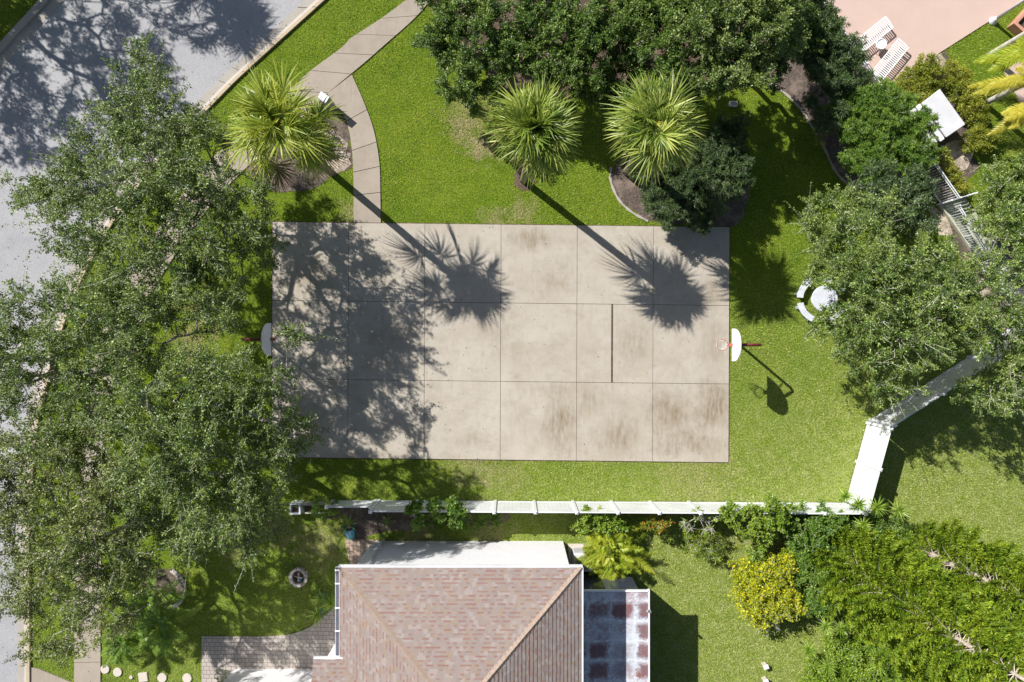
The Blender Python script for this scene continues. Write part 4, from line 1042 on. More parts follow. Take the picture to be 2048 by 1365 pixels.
# tall post with flat white sign panel beside the left palm
sg = empty("pedestal", W(668, 222), "grey square pedestal with a white sloping top beside the path and the left fan palm", "pedestal")
c = W(662, 214); b = MB(); b.box((c[0], c[1], .55), (.42, .34, 1.1), -.6); b.build("post", M['greymetal'], sg, bevel=.01)
b = MB(); b.box((c[0] - .03, c[1] + .05, 1.13), (.46, .30, .05), -.6, rx=.2); b.build("top_panel", M['white'], sg, bevel=.01)
lp = empty("path_light", W(629, 295), "short white post light on the mulch below the left fan palm", "garden light")
c = W(625, 290); b = MB(); b.tube([c, c + [0, 0, .9]], .035, 8); b.build("post", M['white'], lp)
b = MB(); b.lathe(c + [0, 0, .85], [(.06, 0), (.09, .02), (.09, .12), (.04, .17), (.001, .18)], 12); b.build("head", M['whitemetal'], lp)
for (px, py, lab) in ((1528, 1328, "short square white marker post on the back lawn, the upper of two"), (1528, 1357, "short white marker post at the bottom edge, the lower of two")):
    c = W(px - 1, py); r_ = empty("marker_post", c, lab, "marker post", "white marker posts on the back lawn")
    b = MB(); b.box((c[0], c[1], .16), (.2, .17, .32), .3); b.build("post", M['pad'], r_, bevel=.01); b = MB(); b.box((c[0], c[1], .335), (.24, .2, .03), .3); b.build("cap", M['white'], r_, bevel=.006)
# brick board leaning at the foot of the fence
b = MB(); b.box((*W(1066, 1006 + 10)[:2], .42), (.85, .1, .82)); tag(b.build("wooden_board", M['terr'], bevel=.01), "reddish board standing against the house side of the long fence", "board")

# round table with curved benches
c = W(1635, 600); tbl = empty("picnic_table", c, "round pale concrete picnic table half hidden under the right-hand oak", "table")
b = MB(); b.lathe(c, [(.57, .70), (.60, .72), (.60, .77), (.585, .785), (.001, .785)], 40); b.build("tabletop", M['table'], tbl, smooth=False)
b = MB(); b.lathe(c, [(.32, 0), (.3, .08), (.15, .16), (.13, .6), (.24, .7)], 16); b.build("pedestal", M['table'], tbl)
for i, (lab, a0) in enumerate((("curved pale concrete bench on the upper left side of the round table", 118), ("curved pale concrete bench on the lower left side of the round table", 190), ("curved pale concrete bench on the lower right side of the round table", 278), ("curved pale concrete bench on the upper right side of the round table", 20))):
    bn = empty("bench", c + np.array([math.cos(R(a0 + 28)), math.sin(R(a0 + 28)), 0]) * 1.0, lab, "bench", "curved benches round the picnic table")
    th = np.radians(np.linspace(a0, a0 + 58, 12)); ri, ro = .86, 1.14
    poly = [(c[0] + ri * math.cos(t), c[1] + ri * math.sin(t)) for t in th] + [(c[0] + ro * math.cos(t), c[1] + ro * math.sin(t)) for t in th[::-1]]
    b = MB(); b.prism(poly, .38, .46); b.build("seat", M['table'], bn, bevel=.012)
    for t in (th[2], th[-3]):
        b = MB(); b.box((c[0] + math.cos(t), c[1] + math.sin(t), .19), (.22, .12, .37), t); b.build("leg", M['table'], bn, bevel=.01)

# loungers and side table on the pool deck
lg = empty("sun_lounger", (0, 0, 0), "white strap sun lounger nearest the hedge, lower of the two", "sun lounger", "white strap loungers on the pink pool deck")
lw, ll = .62, 1.95
fr_ = MB(); segs = [(-ll/2, .34), (-.1, .36), (.05, .36), (ll/2 - .12, .36), (ll/2, .33)]
for s_ in (-1, 1): fr_.tube([(x, s_ * lw / 2, z) for x, z in segs], .022, 8)
for x in (-ll/2, ll/2): fr_.tube([(x, -lw/2, .335), (x, lw/2, .335)], .022, 8)
fr_.build("frame", M['strap'], lg, smooth=True)
sp_ = MB(); n = 20
for i in range(n):
    x = -ll/2 + .05 + (ll - .1) * i / (n - 1); sp_.box((x, 0, .372), (.050, lw + .03, .012))
sp_.build("straps", M['strap'], lg)
for s_ in (-1, 1):
    for x in (-.72, .68):
        b = MB(); b.tube([(x, s_ * lw / 2, .34), (x, s_ * lw / 2 * 1.04, .0)], .018, 8); b.build("leg", M['strap'], lg)
lg2 = copy_tree(lg)
lg2["label"] = "white strap sun lounger farther up the deck, upper of the two"
c = W(1772, 126); lg.location = (c[0], c[1], .05); lg.rotation_euler = (0, 0, R(51))
c = W(1738, 78); lg2.location = (c[0], c[1], .05); lg2.rotation_euler = (0, 0, R(39))
c = W(1752, 97) + [0, 0, .05]; sdt = empty("side_table", c, "small round white side table between the two sun loungers", "side table")
t = np.linspace(0, 2 * math.pi, 25); b = MB(); b.tube(np.c_[c[0] + .23 * np.cos(t), c[1] + .23 * np.sin(t), np.full(25, .47)], .03, 8, cap=False); b.build("rim", M['strap'], sdt, smooth=True)
b = MB(); b.lathe(c, [(.22, .405), (.001, .405)], 24); b.build("tabletop", M['whitewall'], sdt)
for i in range(4):
    a = .5 + i * math.pi / 2; b = MB(); b.tube([c + [math.cos(a) * .22, math.sin(a) * .22, .4], c + [math.cos(a) * .27, math.sin(a) * .27, 0]], .014, 6); b.build("leg", M['strap'], sdt)

# pool fence of thin pickets
def picket_fence(label, a_px, b_px, h=1.5, step=.12, post=1.9):
    a, c = W(*a_px), W(*b_px); root = empty("picket_fence", a, label, "fence", "white metal picket fence round the pool")
    d = c - a; ln = np.linalg.norm(d); u = d / ln; ang = math.atan2(u[1], u[0])
    n = int(ln / post) + 1
    for i in range(n + 1):
        p = a + d * i / n; b = MB(); b.box((p[0], p[1], h / 2 + .03), (.06, .06, h + .06), ang); b.build("post", M['picket'], root)
    for i in range(n):
        p, q = a + d * i / n, a + d * (i + 1) / n; b = MB(); k = int(ln / n / step)
        for j in range(1, k): r_ = p + (q - p) * j / k; b.box((r_[0], r_[1], h / 2 + .02), (.018, .018, h - .12), ang)
        b.build("pickets", M['picket'], root)
        b = MB(); m = (p + q) / 2
        for zz in (.14, h - .16, h - .03): MB().box((m[0], m[1], zz), (ln / n - .07, .035, .035), ang).build("rail", M['picket'], root)
picket_fence("long white picket fence running from the pool deck down to the boardwalk", (1612, 25), (1879, 409))
picket_fence("white picket fence along the right side of the boardwalk", (1889, 420), (1990, 585), 1.1)
# gate
a, c = W(1874, 410), W(1922, 396); gt_ = empty("gate", a, "low white slatted gate across the top of the boardwalk", "gate")
d = c - a; u = unit(d); ang = math.atan2(u[1], u[0]); b = MB()
for s_ in (0, 1): p = a + d * s_; b.box((p[0], p[1], .55), (.07, .07, 1.1), ang)
b.build("frame", M['picket'], gt_); b = MB()
for i in range(6): b.box((*((a + c) / 2)[:2], .12 + i * .17), (np.linalg.norm(d) - .08, .02, .12), ang)
b.build("slats", M['picket'], gt_)
# boardwalk
bwk = empty("boardwalk", W(1930, 480), "weathered greenish plank boardwalk descending between the right-hand oaks", "boardwalk")
Lb = smooth_line(P2([(1876, 412), (1914, 464), (1945, 512), (1985, 572), (2030, 640)]), 8); Rb = smooth_line(P2([(1924, 398), (1958, 446), (1990, 494), (2032, 556), (2075, 620)]), 8)
b = MB()
for i in range(len(Lb) - 1):
    for j in range(2):
        t0, t1 = j / 2, (j + 1) / 2 - .04; q = lambda A, t: A[i] * (1 - t) + A[i + 1] * t
        b.prism([q(Lb, t0), q(Rb, t0), q(Rb, t1), q(Lb, t1)], .12, .16, random.random())
b.build("planks", M['deckwood'], bwk)
n = len(Lb)
for A in (Lb, Rb):
    b = MB()
    for i in range(n - 1): m = (A[i] + A[i+1]) / 2; d = A[i+1] - A[i]; b.box((m[0], m[1], .10), (np.linalg.norm(d), .05, .19), math.atan2(d[1], d[0]))
    b.build("side_board", M['deckwood'], bwk)

# ------------------------------------------------------------------ top right: lamp post, palms, terrace wall
c = W(1985, 43); lpst = empty("lamp_post", c, "white lamp post with round base on the grass beside the pool deck, top right", "lamp post")
b = MB(); b.tube([c, c + [0, 0, 4.6]], [.075, .055], 12); b.build("pole", M['whitemetal'], lpst, smooth=True)
b = MB(); b.lathe(c, [(.2, 0), (.2, .05), (.14, .1), (.1, .3), (.08, .34)], 18); b.build("base", M['whitemetal'], lpst, smooth=True)
b = MB(); b.lathe(c + [0, 0, 4.6], [(.08, 0), (.2, .1), (.22, .4), (.1, .55), (.001, .6)], 16); b.build("lamp_head", M['whitemetal'], lpst, smooth=True)
c = W(2062, 62); tw = empty("terrace_planter", c, "brown terracotta-walled square planter with dark inside at the top right corner", "planter")
b = MB()
for dx, dy, sx, sy in ((0, .62, 1.9, .14), (0, -.62, 1.9, .14), (-.88, 0, .14, 1.10), (.88, 0, .14, 1.10)):
    a = R(-42); b.box((c[0] + dx * math.cos(a) - dy * math.sin(a), c[1] + dx * math.sin(a) + dy * math.cos(a), .25), (sx, sy, .5), a)
b.build("wall", M['terr'], tw, bevel=.01); b = MB(); b.box((c[0], c[1], .2), (1.64, 1.12, .2), R(-42)); b.build("soil", M['soil'], tw)
PG = "slender grey palms beside the pool deck"
pinnate_palm("palm_tree", "slender grey palm trunk just below the lamp post at the right edge", "palm tree", (1977, 112), None, 6.4, 16, 1.9, 40, .5, .04, 'areca', 21, group=PG, tr_r=.12)
pinnate_palm("palm_tree", "slender pale grey palm trunk above the yellow drooping fronds at the right edge", "palm tree", (1968, 208), None, 6.2, 16, 1.9, 40, .5, .04, 'areca', 22, group=PG, tr_r=.12)
YG = "yellow-fronded palms at the right edge"
pinnate_palm("feather_palm", "golden yellow palm fronds above the middle pale trunk, upper right edge", "palm tree", (2070, 160), (2085, 160), 2.6, 6, 2.5, 46, .42, .045, 'yellowpalm', 31, group=YG, elr=(55, -15), sag=(.15, .4), azr=(R(172), R(196)))
pinnate_palm("feather_palm", "golden yellow palm fronds hanging over the grass below the pale trunk", "palm tree", (2085, 210), (2092, 206), 2.4, 8, 2.0, 46, .42, .045, 'yellowpalm', 32, group=YG, elr=(55, -20), sag=(.2, .5), azr=(R(190), R(230)))
pinnate_palm("feather_palm", "soft yellow-green palm fronds beside the terracotta planter", "palm tree", (2085, 80), (2095, 84), 2.6, 8, 2.1, 46, .5, .04, 'areca', 33, group=YG, elr=(55, -15), sag=(.15, .4), azr=(R(180), R(215)))

# ------------------------------------------------------------------ fan palms
FG = "cabbage palms with fan fronds"
fan_palm("fan_palm", "ragged yellowish fan palm beside the sidewalk and the left road kerb", (664, 347), (558, 250), 7.2, 40, 1.12, .95, 3, FG, loose=True, mat='sabal_yellow', gap=.12)
fan_palm("fan_palm", "full round fan palm standing in a bare soil ring on the lawn, the middle one", (1047, 362), (1072, 258), 7.4, 46, 1.1, .72, 4, FG, top_el=82, gap=.12)
fan_palm("fan_palm", "full round fan palm above the dark narrow-leaved shrub, the right-hand one", (1252, 345), (1314, 246), 7.4, 48, 1.1, .72, 7, FG, top_el=66)

# ------------------------------------------------------------------ oaks
OG = "live oaks along the road and court"
kw = dict(group=OG)
tree("oak_tree", "broad grey-green oak overhanging the upper road kerb left of the left fan palm", "oak tree", (440, 395), 3.2,
     [(290,170,5.5,45),(300,230,5.5,60),(345,260,6,70),(240,280,5.5,60),(415,285,5,55),(190,360,5.5,70),(120,400,5,50),(290,370,6.5,85),(390,370,6.5,80),(480,390,5.5,60),(170,455,5.5,65),(265,470,6.5,75),(360,480,6.5,80),(455,480,6,65),(225,545,6,55),(320,560,6.5,60),(430,560,5.2,55),(515,500,4.3,40),(85,385,4.8,30),(300,120,5.2,22)] and
     [(a, b_, c_, d_, 1.2) for a, b_, c_, d_ in [(290,170,5.5,45),(300,230,5.5,60),(345,260,6,70),(240,280,5.5,60),(415,285,5,55),(190,360,5.5,70),(120,400,5,50),(290,370,6.5,85),(390,370,6.5,80),(480,390,5.5,60),(170,455,5.5,65),(265,470,6.5,75),(360,480,6.5,80),(455,480,6,65),(225,545,6,55),(320,560,6.5,60),(430,560,5.2,55),(515,500,4.3,40),(85,385,4.8,30),(300,120,5.2,22)]],
     'oak', r=.26, att=2.1, **kw)
tree("oak_tree", "grey-green oak over the grass verge at the left edge with bare limb across the sidewalk", "oak tree", (225, 745), 3.0,
     [(a, b_, c_, d_, 1.1) for a, b_, c_, d_ in [(55,630,5.5,55),(130,610,5.5,50),(60,715,6,65),(150,690,6.3,60),(235,655,6,50),(95,785,6,55),(15,800,5.5,50),(170,840,6,50),(285,630,6,55),(10,690,5.5,50),(-50,760,5.5,70),(215,600,5.5,45),(190,760,6.3,50),(185,905,6,45),(200,640,6.8,50),(120,880,6,50),(185,790,6.6,42),(230,700,6.8,42)]],
     'oak', r=.2, att=2.0, **kw)
tree("oak_tree", "largest grey-green oak reaching over the left end of the court and its hoop", "oak tree", (470, 800), 3.6,
     [(a, b_, c_ + .9, d_, 1.3) for a, b_, c_, d_ in [(290,735,6,65),(345,800,7,80),(450,775,7,75),(530,800,6.3,65),(575,855,5,42),(440,870,7.2,85),(530,920,6.3,65),(340,890,7,75),(300,970,6,60),(395,985,6.5,70),(480,1000,6,65),(590,672,4.4,12),(250,840,6,55),(455,730,6,40),(545,985,5.2,45),(400,1070,5,45),(500,1070,4.8,40),(400,745,6.5,50),(335,625,6,48),(440,625,5.2,40),(265,675,6.2,55),(462,645,5,24)]],
     'oak', r=.28, att=2.1, **kw)
tree("oak_tree", "olive-tinted oak filling the lower left corner above the stone arc", "oak tree", (300, 1035), 3.6,
     [(a, b_, c_, d_, 1.3) for a, b_, c_, d_ in [(60,900,6,65),(150,925,6.5,70),(235,950,7,70),(40,1000,6,65),(130,1030,6.5,75),(225,1060,7,80),(305,1060,6.3,54),(95,1115,6,70),(200,1150,6.5,80),(280,1125,6,42),(60,1190,5.5,55),(150,1235,5.5,60),(245,1220,6,50),(110,1290,5,30),(185,985,6.6,45),(190,1100,6.4,50),(-40,950,6,80),(-40,1100,5.5,70)]],
     'oak_yellow', r=.26, att=1.8, **kw)
kw = dict(group="bright green oaks over the picnic table and right fence", leafmat='oak_bright')
tree("oak_tree", "bright green oak spreading over the round picnic table", "oak tree", (1700, 615), 2.2,
     [(a, b_, c_, d_, .9) for a, b_, c_, d_ in [(1640,445,3.8,45),(1700,510,4.5,75),(1632,556,3.6,24),(1730,610,4.8,75),(1650,655,3.6,34),(1795,560,5,85),(1800,655,5,85),(1715,700,4.3,55),(1780,755,4.2,50),(1645,400,3,26),(1650,500,3.8,40),(1725,440,4,55)]], r=.17, att=2.5, slen=.6, **kw)
tree("oak_tree", "bright green oak at the right edge overhanging the diagonal fence", "oak tree", (1865, 640), 2.6,
     [(a, b_, c_, d_, .9) for a, b_, c_, d_ in [(1885,540,5,55),(1960,590,5,75),(1880,620,5.5,75),(1925,675,5,50),(2030,520,5,55),(2035,640,5,60),(2000,770,4.3,50),(2045,730,4.5,50),(2000,465,4,40),(1945,790,4,32),(2060,820,4.2,45)]], r=.18, att=2.4, slen=.6, **kw)
tree("oak_tree", "small bright green oak between the boardwalk fence and the hedge, right edge", "oak tree", (1975, 380), 1.4,
     [(a, b_, c_, d_, .8) for a, b_, c_, d_ in [(1998,385,2.8,38),(2025,350,2.8,45),(2030,430,3,60),(1990,440,3,34),(2050,400,3,50)]], r=.1, att=3.2, slen=.5, **kw)
tree("crape_myrtle", "open small-leaved tree with grey twigs overhanging the picket fence", "tree", (1790, 395), 1.6,
     [(a, b_, c_, d_, .7) for a, b_, c_, d_ in [(1750,375,3,50),(1800,395,3,50),(1815,378,2.8,34),(1770,440,3,45),(1830,440,3,40)]], 'narrow_dark', r=.09, att=3.0, slen=.5, leaf=(.08, .04))
# far trees whose shade lies on the road
def caster(tx, ty, z, r, rz=1.2):
    """lobe standing where its shade reaches the ground at photo point tx, ty"""
    k = 1 - z / H; L_ = z / math.tan(SUN_EL) * S; gx, gy = tx - L_ * math.cos(SUN_AZ), ty - L_ * math.sin(SUN_AZ)
    return (1024 + (gx - 1024) / k, 682.5 + (gy - 682.5) / k, z, r / k, rz)
tree("oak_tree", "oak beyond the far kerb shading the upper left of the road", "oak tree", (-150, -90), 3.5,
     [caster(x, y, z, r) for x, y, z, r in [(30,120,6,55),(130,60,6.5,55),(230,40,6.5,50),(80,190,6.5,60),(190,140,7,65),(290,110,6.5,50),(30,270,6,55),(130,270,6.5,60),(230,220,6.5,60),(300,300,6,45),(190,330,6,45),(330,200,6,50),(60,40,5.5,50),(-20,200,6,60),(340,50,6.2,45)]], 'oak', r=.26, att=1.3, leaves=26, leaf=(.12, .06), group=OG)
tree("oak_tree", "dark oak at the far kerb in the very top left corner", "oak tree", (-40, -30), 2.6,
     [caster(x, y, z, r, .9) for x, y, z, r in [(20,20,4,40),(70,-5,4,40),(10,90,4,35),(-20,50,4.5,50)]], 'oak', r=.18, att=1.6, leaves=26, leaf=(.12, .06), group=OG)
fan_palm("fan_palm", "fan palm beyond the top edge throwing frond shadows on the road", (235, -150), caster(460, 30, 6.4, 1)[:2], 6.4, 34, 1.15, 1.0, 13, FG, loose=True)

# ------------------------------------------------------------------ dark shrubs at the top
TG = "dark glossy trees along the top edge"
def dk(label, base, lobes, leafmat='dark', **k):
    k.setdefault('leaf', (.085, .05)); tree("glossy_tree", label, "tree", base, 1.6, lobes, leafmat, r=.12, att=3.6, slen=.45, leaves=30, shoots=6, group=TG, spread=.08, **k)
dk("dark glossy tree overhanging the sidewalk end, leftmost along the top", (930, 100), [(880,75,3.2,50,.9),(925,130,3.2,55,.9),(900,25,3.2,55,.9),(975,55,3.6,70,1),(960,180,2.6,42,.7),(1010,120,3,45,.8),(900,190,2,22,.5)])
dk("dark glossy tree above the middle fan palm, second along the top", (1100, 110), [(1060,30,3.8,75,1),(1110,90,3.8,70,1),(1040,95,3.2,50,.8),(1170,40,4,75,1),(1110,150,2.8,40,.7),(1160,175,2.6,36,.6),(1170,130,3.3,60,.9),(1190,190,2.4,35,.6)])
dk("dark glossy tree between the two round fan palms, third along the top", (1270, 110), [(1250,60,4,70,1),(1300,20,4.2,70,1),(1260,140,3,50,.8),(1330,90,4.2,75,1),(1380,30,4.4,70,1),(1340,150,3,40,.8),(1370,185,2.6,34,.6),(1240,200,2.2,32,.6)])
dk("taller grey-twigged oak above the right-hand fan palm, rightmost along the top", (1430, 110), [(1420,60,5.5,85,1.2),(1400,140,4.5,50,.9),(1490,40,5.5,80,1.2),(1470,120,5,65,1),(1540,60,5,60,1),(1540,0,5,60,1)], leafmat='oak')
dk("dark leafy tree at the top between the oak and the pool fence", (1570, 60), [(1590,25,3.4,50,.9),(1560,90,3,45,.8),(1610,60,3,40,.8),(1548,135,3,34,.8)])
NG = "feathery narrow-leaved shrubs by the pool fence"
nk = dict(cat="shrub", group=NG)
def nw(label, base, lobes, mat, **k):
    tree("podocarpus", label, "shrub", base, .9, lobes, mat, r=.07, att=6.0, slen=.38, leaves=30, shoots=5, leaf=(.15, .026), spread=.05, rosette=True, group=NG, **k)
nw("dark feathery shrub against the pool fence left of the loungers", (1650, 120), [(1640,90,2.6,50,.8),(1660,130,2.6,55,.8),(1675,95,2.4,32,.7),(1620,50,2.8,45,.8),(1695,145,2.4,32,.7),(1660,205,2.2,30,.6),(1665,240,2,28,.5),(1660,170,2.4,30,.6)], 'narrow_dark')
nw("bright feathery shrub directly below the pool fence corner", (1740, 210), [(1740,195,2.2,42,.7),(1700,225,2.2,40,.7),(1770,225,2.2,42,.7),(1740,250,2.3,50,.7),(1790,215,1.8,28,.6)], 'narrow')
nw("bright feathery shrub left of the white cabinet", (1790, 270), [(1790,265,2.2,42,.7),(1830,265,1.9,32,.6),(1770,305,2.2,45,.7),(1820,310,2,38,.6),(1715,290,2,38,.6),(1740,335,2,35,.6)], 'narrow')
nw("dark blue-green shrub between the right-hand fan palm and the court", (1365, 375), [(1310,350,1.7,40,.6),(1350,395,1.7,50,.6),(1410,380,1.9,50,.7),(1440,310,2,45,.7),(1450,350,1.9,42,.7),(1380,330,2,50,.7),(1320,400,1.4,34,.5),(1455,265,1.8,30,.6),(1400,425,1.4,30,.5)], 'narrow_dark')

# hedges near the cabinet
HG = "yellow-green clipped hedges round the white cabinet"
def hedge(label, lobes, **k): clump_shrub("hedge", label, "hedge", lobes, 'ixora', dens=1500, leaf=(.075, .045), group=HG, **k)
hedge("yellow-green hedge between the pool deck and the white cabinet", [(1850,135,.45,24,.5),(1835,155,.45,26,.5),(1812,178,.45,26,.5),(1868,150,.4,18,.4),(1790,185,.45,20,.5),(1850,175,.4,24,.4),(1825,200,.4,20,.4)])
hedge("yellow-green hedge on the right side of the white cabinet", [(1905,160,.35,20,.4),(1922,185,.4,24,.45),(1940,215,.4,26,.45),(1955,240,.4,24,.45),(1925,155,.3,18,.35),(1900,140,.3,16,.35),(1950,200,.35,18,.4)])
hedge("small rounded yellow-green hedge below the lower right corner of the cabinet", [(1950,275,.5,22,.5),(1968,282,.5,20,.5),(1940,290,.45,16,.45),(1985,275,.4,14,.4)])
hedge("thin yellow-green hedge along the picket fence above the boardwalk gate", [(1880,312,.4,14,.4),(1893,335,.4,14,.4),(1905,352,.4,14,.4),(1920,372,.4,14,.4)])

# ------------------------------------------------------------------ planting along the long fence and in the back lawn
VG = "shrubs against the house side of the long fence"
def vs(name, label, base, lobes, mat='lime', **k):
    k.setdefault('leaf', (.09, .055)); tree(name, label, "shrub", base, k.pop('top_z', .8), lobes, mat, r=k.pop('r', .05), att=k.pop('att', 6), slen=k.pop('slen', .35), leaves=k.pop('leaves', 22), shoots=k.pop('shoots', 4), spread=.06, group=VG, **k)
vs("shrub", "lime green rounded shrub beside the fence above the bushy palm", (1212, 1050), [(1205,1048,1.3,24,.5),(1225,1040,1.3,20,.5),(1190,1042,1.2,16,.4),(1235,1055,1,14,.4)])
vs("shrub", "thin lime green shoot against the fence left of the rounded lime shrub", (1168, 1035), [(1168,1040,1.2,11,.5),(1165,1058,.9,8,.4),(1172,1030,1.6,7,.3)])
clump_shrub("flowering_shrub", "small rounded shrub dotted with orange-red flowers by the fence", "shrub", [(1308,1045,1.2,22,.6),(1326,1042,1.1,18,.5)], 'ixora', 900, group=VG, flowers=('redflower', 110, .07))
vs("shrub", "tall lime green shrub climbing over the top of the long fence", (1508, 1050), [(1470,1035,2.1,26,.5),(1505,1045,2,32,.6),(1545,1045,2,32,.6),(1560,1020,2.3,22,.4),(1520,1080,1.5,28,.6),(1540,1010,2.4,14,.3),(1450,1025,2.2,14,.3),(1525,1100,1.2,18,.5)], att=5, r=.07, top_z=1.2)
vs("shrub", "green leafy shrub below the fence between the lime shrub and the yuccas", (1620, 1055), [(1600,1050,1.6,30,.6),(1640,1050,1.6,28,.6),(1620,1075,1.5,28,.6),(1660,1030,1.6,22,.5),(1580,1075,1.2,20,.5)], mat='narrow')
vs("bare_shrub", "leafless grey shrub with drooping green tips against the fence", (1405, 1040), [(1400,1045,1.6,26,.5),(1385,1035,1.7,24,.4),(1420,1040,1.6,20,.5)], bare=.82, r=.05, att=5)
vs("shrub", "drooping feathery bush on the lawn below the leafless shrub", (1412, 1078), [(1400,1080,.8,22,.5),(1425,1095,.7,24,.4),(1385,1070,.8,14,.3),(1418,1110,.6,14,.3)], mat='cook', leaf=(.1, .018), att=7)
SG = "round-leaved vines poking over the fence"
for (px, py, r_, lab) in ((828, 1022, 15, "round-leaved green shrub growing over the fence, leftmost of three"), (874, 1010, 11, "small round-leaved tuft on top of the fence, middle of three"), (912, 1018, 17, "round-leaved green shrub growing over the fence, rightmost of three")):
    tree("sea_grape", lab, "shrub", (px * .97 + 25, 1006 + 12), 1.3, [(px, py, 2.1, r_, .35), (px + 4, py + 16, 1.7, r_ * .8, .35), (px - 3, py - 6, 2.2, r_ * .6, .2)], 'narrow', r=.035, att=9, slen=.25, leaves=10, shoots=4, leaf=(.12, .11), spread=.05, group=SG)
for i, (px, py, r_) in enumerate(((868, 1042, 20), (905, 1044, 20), (945, 1040, 22), (985, 1036, 18), (650, 1013, 26))):
    nm = ["fern-like dark shrub in the bed under the middle of the fence planting", "low dark shrub in the shaded bed, second from the left", "low dark shrub in the shaded bed, third from the left", "low dark shrub at the right end of the shaded fence bed", "dark green bush filling the low planter box at the fence end"][i]
    clump_shrub("low_shrub", nm, "shrub", [(px, py, .3 if i < 4 else .7, r_, .3 if i < 4 else .6), (px + r_ * .6, py + 3, .25 if i < 4 else .6, r_ * .6, .25)], 'narrow', 650, group="low dark shrubs in the fence bed")
rosette("spiky_plant", "arching spiky plant in the shaded bed left of the round-leaved shrubs", (776, 1040), (776, 1042), .4, .55, 26, 'narrow', 44, None, "spiky plant", .03)

# yellow flowering shrub
tree("flowering_shrub", "yellow flowering rounded shrub with grey bare twigs on the back lawn", "shrub", (1530, 1180), .8,
     [(1520,1160,1.5,50,.7),(1500,1185,1.4,40,.6),(1550,1190,1.4,42,.6),(1545,1140,1.3,35,.5),(1495,1145,1.3,32,.5),(1580,1200,1.1,28,.5),(1530,1220,1.0,34,.5)], 'chartreuse', r=.08, att=6, slen=.38, leaves=16, shoots=5, leaf=(.08, .05), bare=.15, flowers=('flower', 1700, .12))
tree("bare_shrub", "bare grey twiggy bush at the lower edge of the yellow flowering shrub", "shrub", (1535, 1215), .5, [(1515,1228,.7,26,.3),(1545,1235,.7,26,.3),(1530,1250,.5,18,.2)], 'lime', r=.05, att=7, slen=.3, leaves=6, shoots=5, bare=.93)
# bushy palm beside the house
pinnate_palm("areca_palm", "dense yellow-green feather palm clump between air conditioner and porch roof", "palm tree", (1221, 1100), (1221, 1103), .7, 85, 1.75, 34, .34, .032, 'areca', 51, trunk=False, elr=(86, 22), sag=(.25, .6), stems=5)
# corner conifers
cook_pine("pine_tree", "tall conifer with the long grey leaning-looking trunk, nearest the yellow flowering shrub", (1658, 1098), 12.5, 1, 2.5)
cook_pine("pine_tree", "conifer at the bottom right with a short stretch of pinkish trunk showing", (1738, 1192), 11.0, 2, 2.3)
cook_pine("pine_tree", "conifer farthest right in the corner beside the dry lawn", (1822, 1088), 10.5, 3, 2.2)
YU = "spiky yuccas round the conifers"
for i, (bx_, by_, px, py, z, r_, lab) in enumerate((
    (1680, 1000, 1690, 992, 1.6, .42, "yucca head left of the angled fence foot, leftmost of the corner four"), (1700, 1010, 1717, 1008, 2.2, .42, "yucca head overlapping the foot of the angled fence, second of the corner four"),
    (1735, 1015, 1754, 1014, 1.9, .46, "yucca head right of the fence corner, third of the corner four"), (1775, 1022, 1797, 1021, 1.7, .5, "yucca head over the dry lawn, rightmost of the corner four"),
    (1715, 1045, 1726, 1050, 1.5, .4, "smaller yucca head just below the corner four"),
    (1630, 1235, 1652, 1252, 1.8, .42, "yucca head nearest the yellow flowering shrub"), (1660, 1240, 1682, 1258, 1.8, .4, "yucca head right beside the one nearest the yellow shrub"),
    (1600, 1285, 1618, 1300, 1.3, .42, "yucca head lying over the back lawn edge near the bottom"), (1635, 1310, 1655, 1333, 1.5, .42, "yucca head at the bottom between lawn edge and lime bush"),
    (1720, 1270, 1742, 1292, 1.7, .42, "yucca head over the dark gap in the bottom right bush"), (1735, 1305, 1758, 1332, 1.8, .5, "larger yucca head near the bottom edge under the conifers"), (1770, 1330, 1792, 1356, 1.8, .5, "yucca head cut by the bottom edge"))):
    rosette("yucca", lab, (bx_, by_), (px, py), z + (.9 if i > 4 else .5), r_ * 1.2, 50, 'yucca', 60 + i, YU, wd=.045)
tree("shrub", "lime green leafy bush under the yuccas at the bottom right", "shrub", (1690, 1310), .9, [(1680,1300,1.2,40,.6),(1650,1350,1.1,40,.5),(1710,1340,1.2,45,.6),(1760,1370,1.2,45,.6),(1700,1270,1.1,30,.5),(1625,1345,.7,22,.4)], 'lime', r=.06, att=6, slen=.38, leaves=24, shoots=4, leaf=(.10, .055))
tree("shrub", "green undergrowth bush beneath the conifers above the back yuccas", "shrub", (1700, 1150), .9, [(1640,1120,1.2,45,.6),(1600,1130,1.0,34,.5),(1690,1090,1.2,45,.6),(1660,1180,1.2,45,.6),(1720,1060,1.2,40,.5),(1620,1200,.9,35,.5),(1780,1060,1,32,.5)], 'narrow', r=.06, att=6, slen=.38, leaves=24, shoots=4, leaf=(.10, .04))
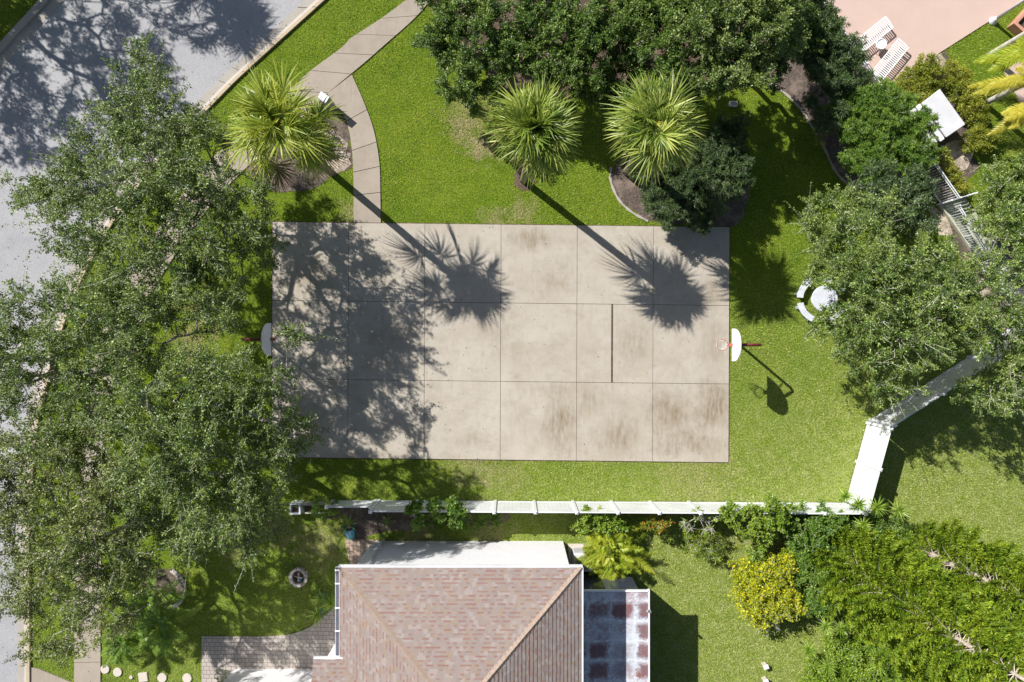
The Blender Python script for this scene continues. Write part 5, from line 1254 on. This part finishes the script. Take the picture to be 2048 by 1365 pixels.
# palms in the stone arc, bottom left
BG = "bushy green palms under the lower left oak"
pinnate_palm("feather_palm", "dark green feather palm inside the stone arc", "palm tree", (322, 1185), (300, 1200), 1.6, 22, 1.4, 36, .34, .035, 'narrow', 71, group=BG, tr_r=.12, elr=(70, -10), sag=(.2, .5), trunkmat='palm_trunk')
pinnate_palm("feather_palm", "brighter green feather palm above the stepping stones", "palm tree", (255, 1275), (245, 1285), 1.1, 30, 1.25, 36, .30, .028, 'narrow', 72, group=BG, tr_r=.1, elr=(75, -5), sag=(.2, .5), trunkmat='palm_trunk')
pinnate_palm("feather_palm", "green feather palm between stone arc and patio", "palm tree", (330, 1235), (318, 1250), 1.4, 24, 1.5, 36, .36, .035, 'narrow', 73, group=BG, tr_r=.1, elr=(70, -5), sag=(.2, .5), trunkmat='palm_trunk')
clump_shrub("low_shrub", "small dark bush at the corner of patio and wing wall", "shrub", [(442, 1352, .3, 12, .3)], 'narrow_dark', 400, group="low dark shrubs in the fence bed")
clump_shrub("low_shrub", "green plants filling the mulch bed under the left fan palm", "shrub", [(625,255,.4,24,.4),(650,285,.4,20,.35),(590,300,.35,22,.35),(640,250,.45,18,.4)], 'narrow', 260)
clump_shrub("low_shrub", "small grassy tuft at the foot of the yellow boulders by the right bed edging", "shrub", [(1635,265,.2,16,.25),(1640,280,.2,12,.2)], 'ixora', 350)

# ------------------------------------------------------------------ grass blades on every lawn
def inside(P, poly):
    x, y = P[:, 0], P[:, 1]; r = np.zeros(len(P), bool); n = len(poly)
    for i in range(n):
        a, c = poly[i], poly[(i + 1) % n]
        if a[1] == c[1]: continue
        k = (a[1] > y) != (c[1] > y); r ^= k & (x < (c[0] - a[0]) * (y - a[1]) / (c[1] - a[1]) + a[0])
    return r
hardpolys = [np.vstack([P2(bak_px), P2(farb_px[::-1])]), np.vstack([walk_l, walk_r[::-1]]), np.vstack([P2(pl_px), P2(pr_px)[::-1]]),
             np.array([courtP(0, 0), courtP(6, 0), courtP(6, 3), courtP(0, 3)])] + [P2(q) for q in (bed1_px, bed3_px, bed4_px, bed5_px, bed7_px, pink_px, terr_px, patio_px, pav2_px, drive_px, bed2_px)] + \
            [np.array([PX(-284, 400)[:2], PX(234, 400)[:2], PX(234, 900)[:2], PX(-284, 900)[:2]]), np.array([PX(-560, 655)[:2], PX(-280, 655)[:2], PX(-280, 900)[:2], PX(-560, 900)[:2]])]
n = 640000
G = np.c_[rng.uniform(-26, 26, n), rng.uniform(-17.5, 17.5, n)]
ok = np.ones(n, bool)
for poly in hardpolys: ok &= ~inside(G, poly)
bed_thin = inside(G, P2(bed6_px)); ok &= ~(bed_thin & (rng.random(n) < .8))
G = G[ok]; n = len(G)
hgt = .05 + .02 * np.sin(G[:, 0] * .7) * np.cos(G[:, 1] * .9)
D = unit(np.c_[rng.normal(0, .8, n), rng.normal(0, .8, n), np.full(n, .8)])
ln = np.clip(hgt, .03, .07) * rng.uniform(.8, 1.9, n); s_ = unit(np.c_[-D[:, 1], D[:, 0], rng.normal(0, .3, n)]) * .011
B0 = np.c_[G, np.full(n, .002)]
V = np.stack([B0 - s_, B0 + s_, B0 + D * ln[:, None]], 1).reshape(-1, 3)
b = MB(); b.add(V, np.arange(3 * n).reshape(-1, 3), np.repeat(rng.random(n), 3))
tag(b.build("grass", M['blade']), "short green lawn grass", "grass", kind="stuff")

# fallen leaves lying on the court, road and paths
n = 1500; X = np.c_[rng.uniform(-12, 9, n), rng.uniform(-6, 6, n), np.full(n, .072)]
keep = rng.random(n) < np.clip(.9 - (X[:, 0] + 12) / 15, .08, .9); X = X[keep]
inr = inside(X[:, :2], np.array(ce)); X[~inr, 2] = .05
Y = np.c_[rng.uniform(-24, -9, 1200), rng.uniform(-16, 16, 1200)]; onr = inside(Y, P2(np.vstack([gut_px, farr_px[::-1]]))); onw = inside(Y, np.vstack([walk_l, walk_r[::-1]]))
Y3 = np.c_[Y, np.where(onw, .062, .03)]; X = np.vstack([X, Y3])
V, F = kites(X, unit(rng.normal(0, 1, (len(X), 3)) * [1, 1, .1]), rng.uniform(.04, .09, len(X)), .035, .9)
b = MB(); b.add(V, F, np.repeat(rng.random(len(X)), 4)); tag(b.build("fallen_leaves", M['soil']), "small brown fallen leaves", "leaves", kind="stuff")
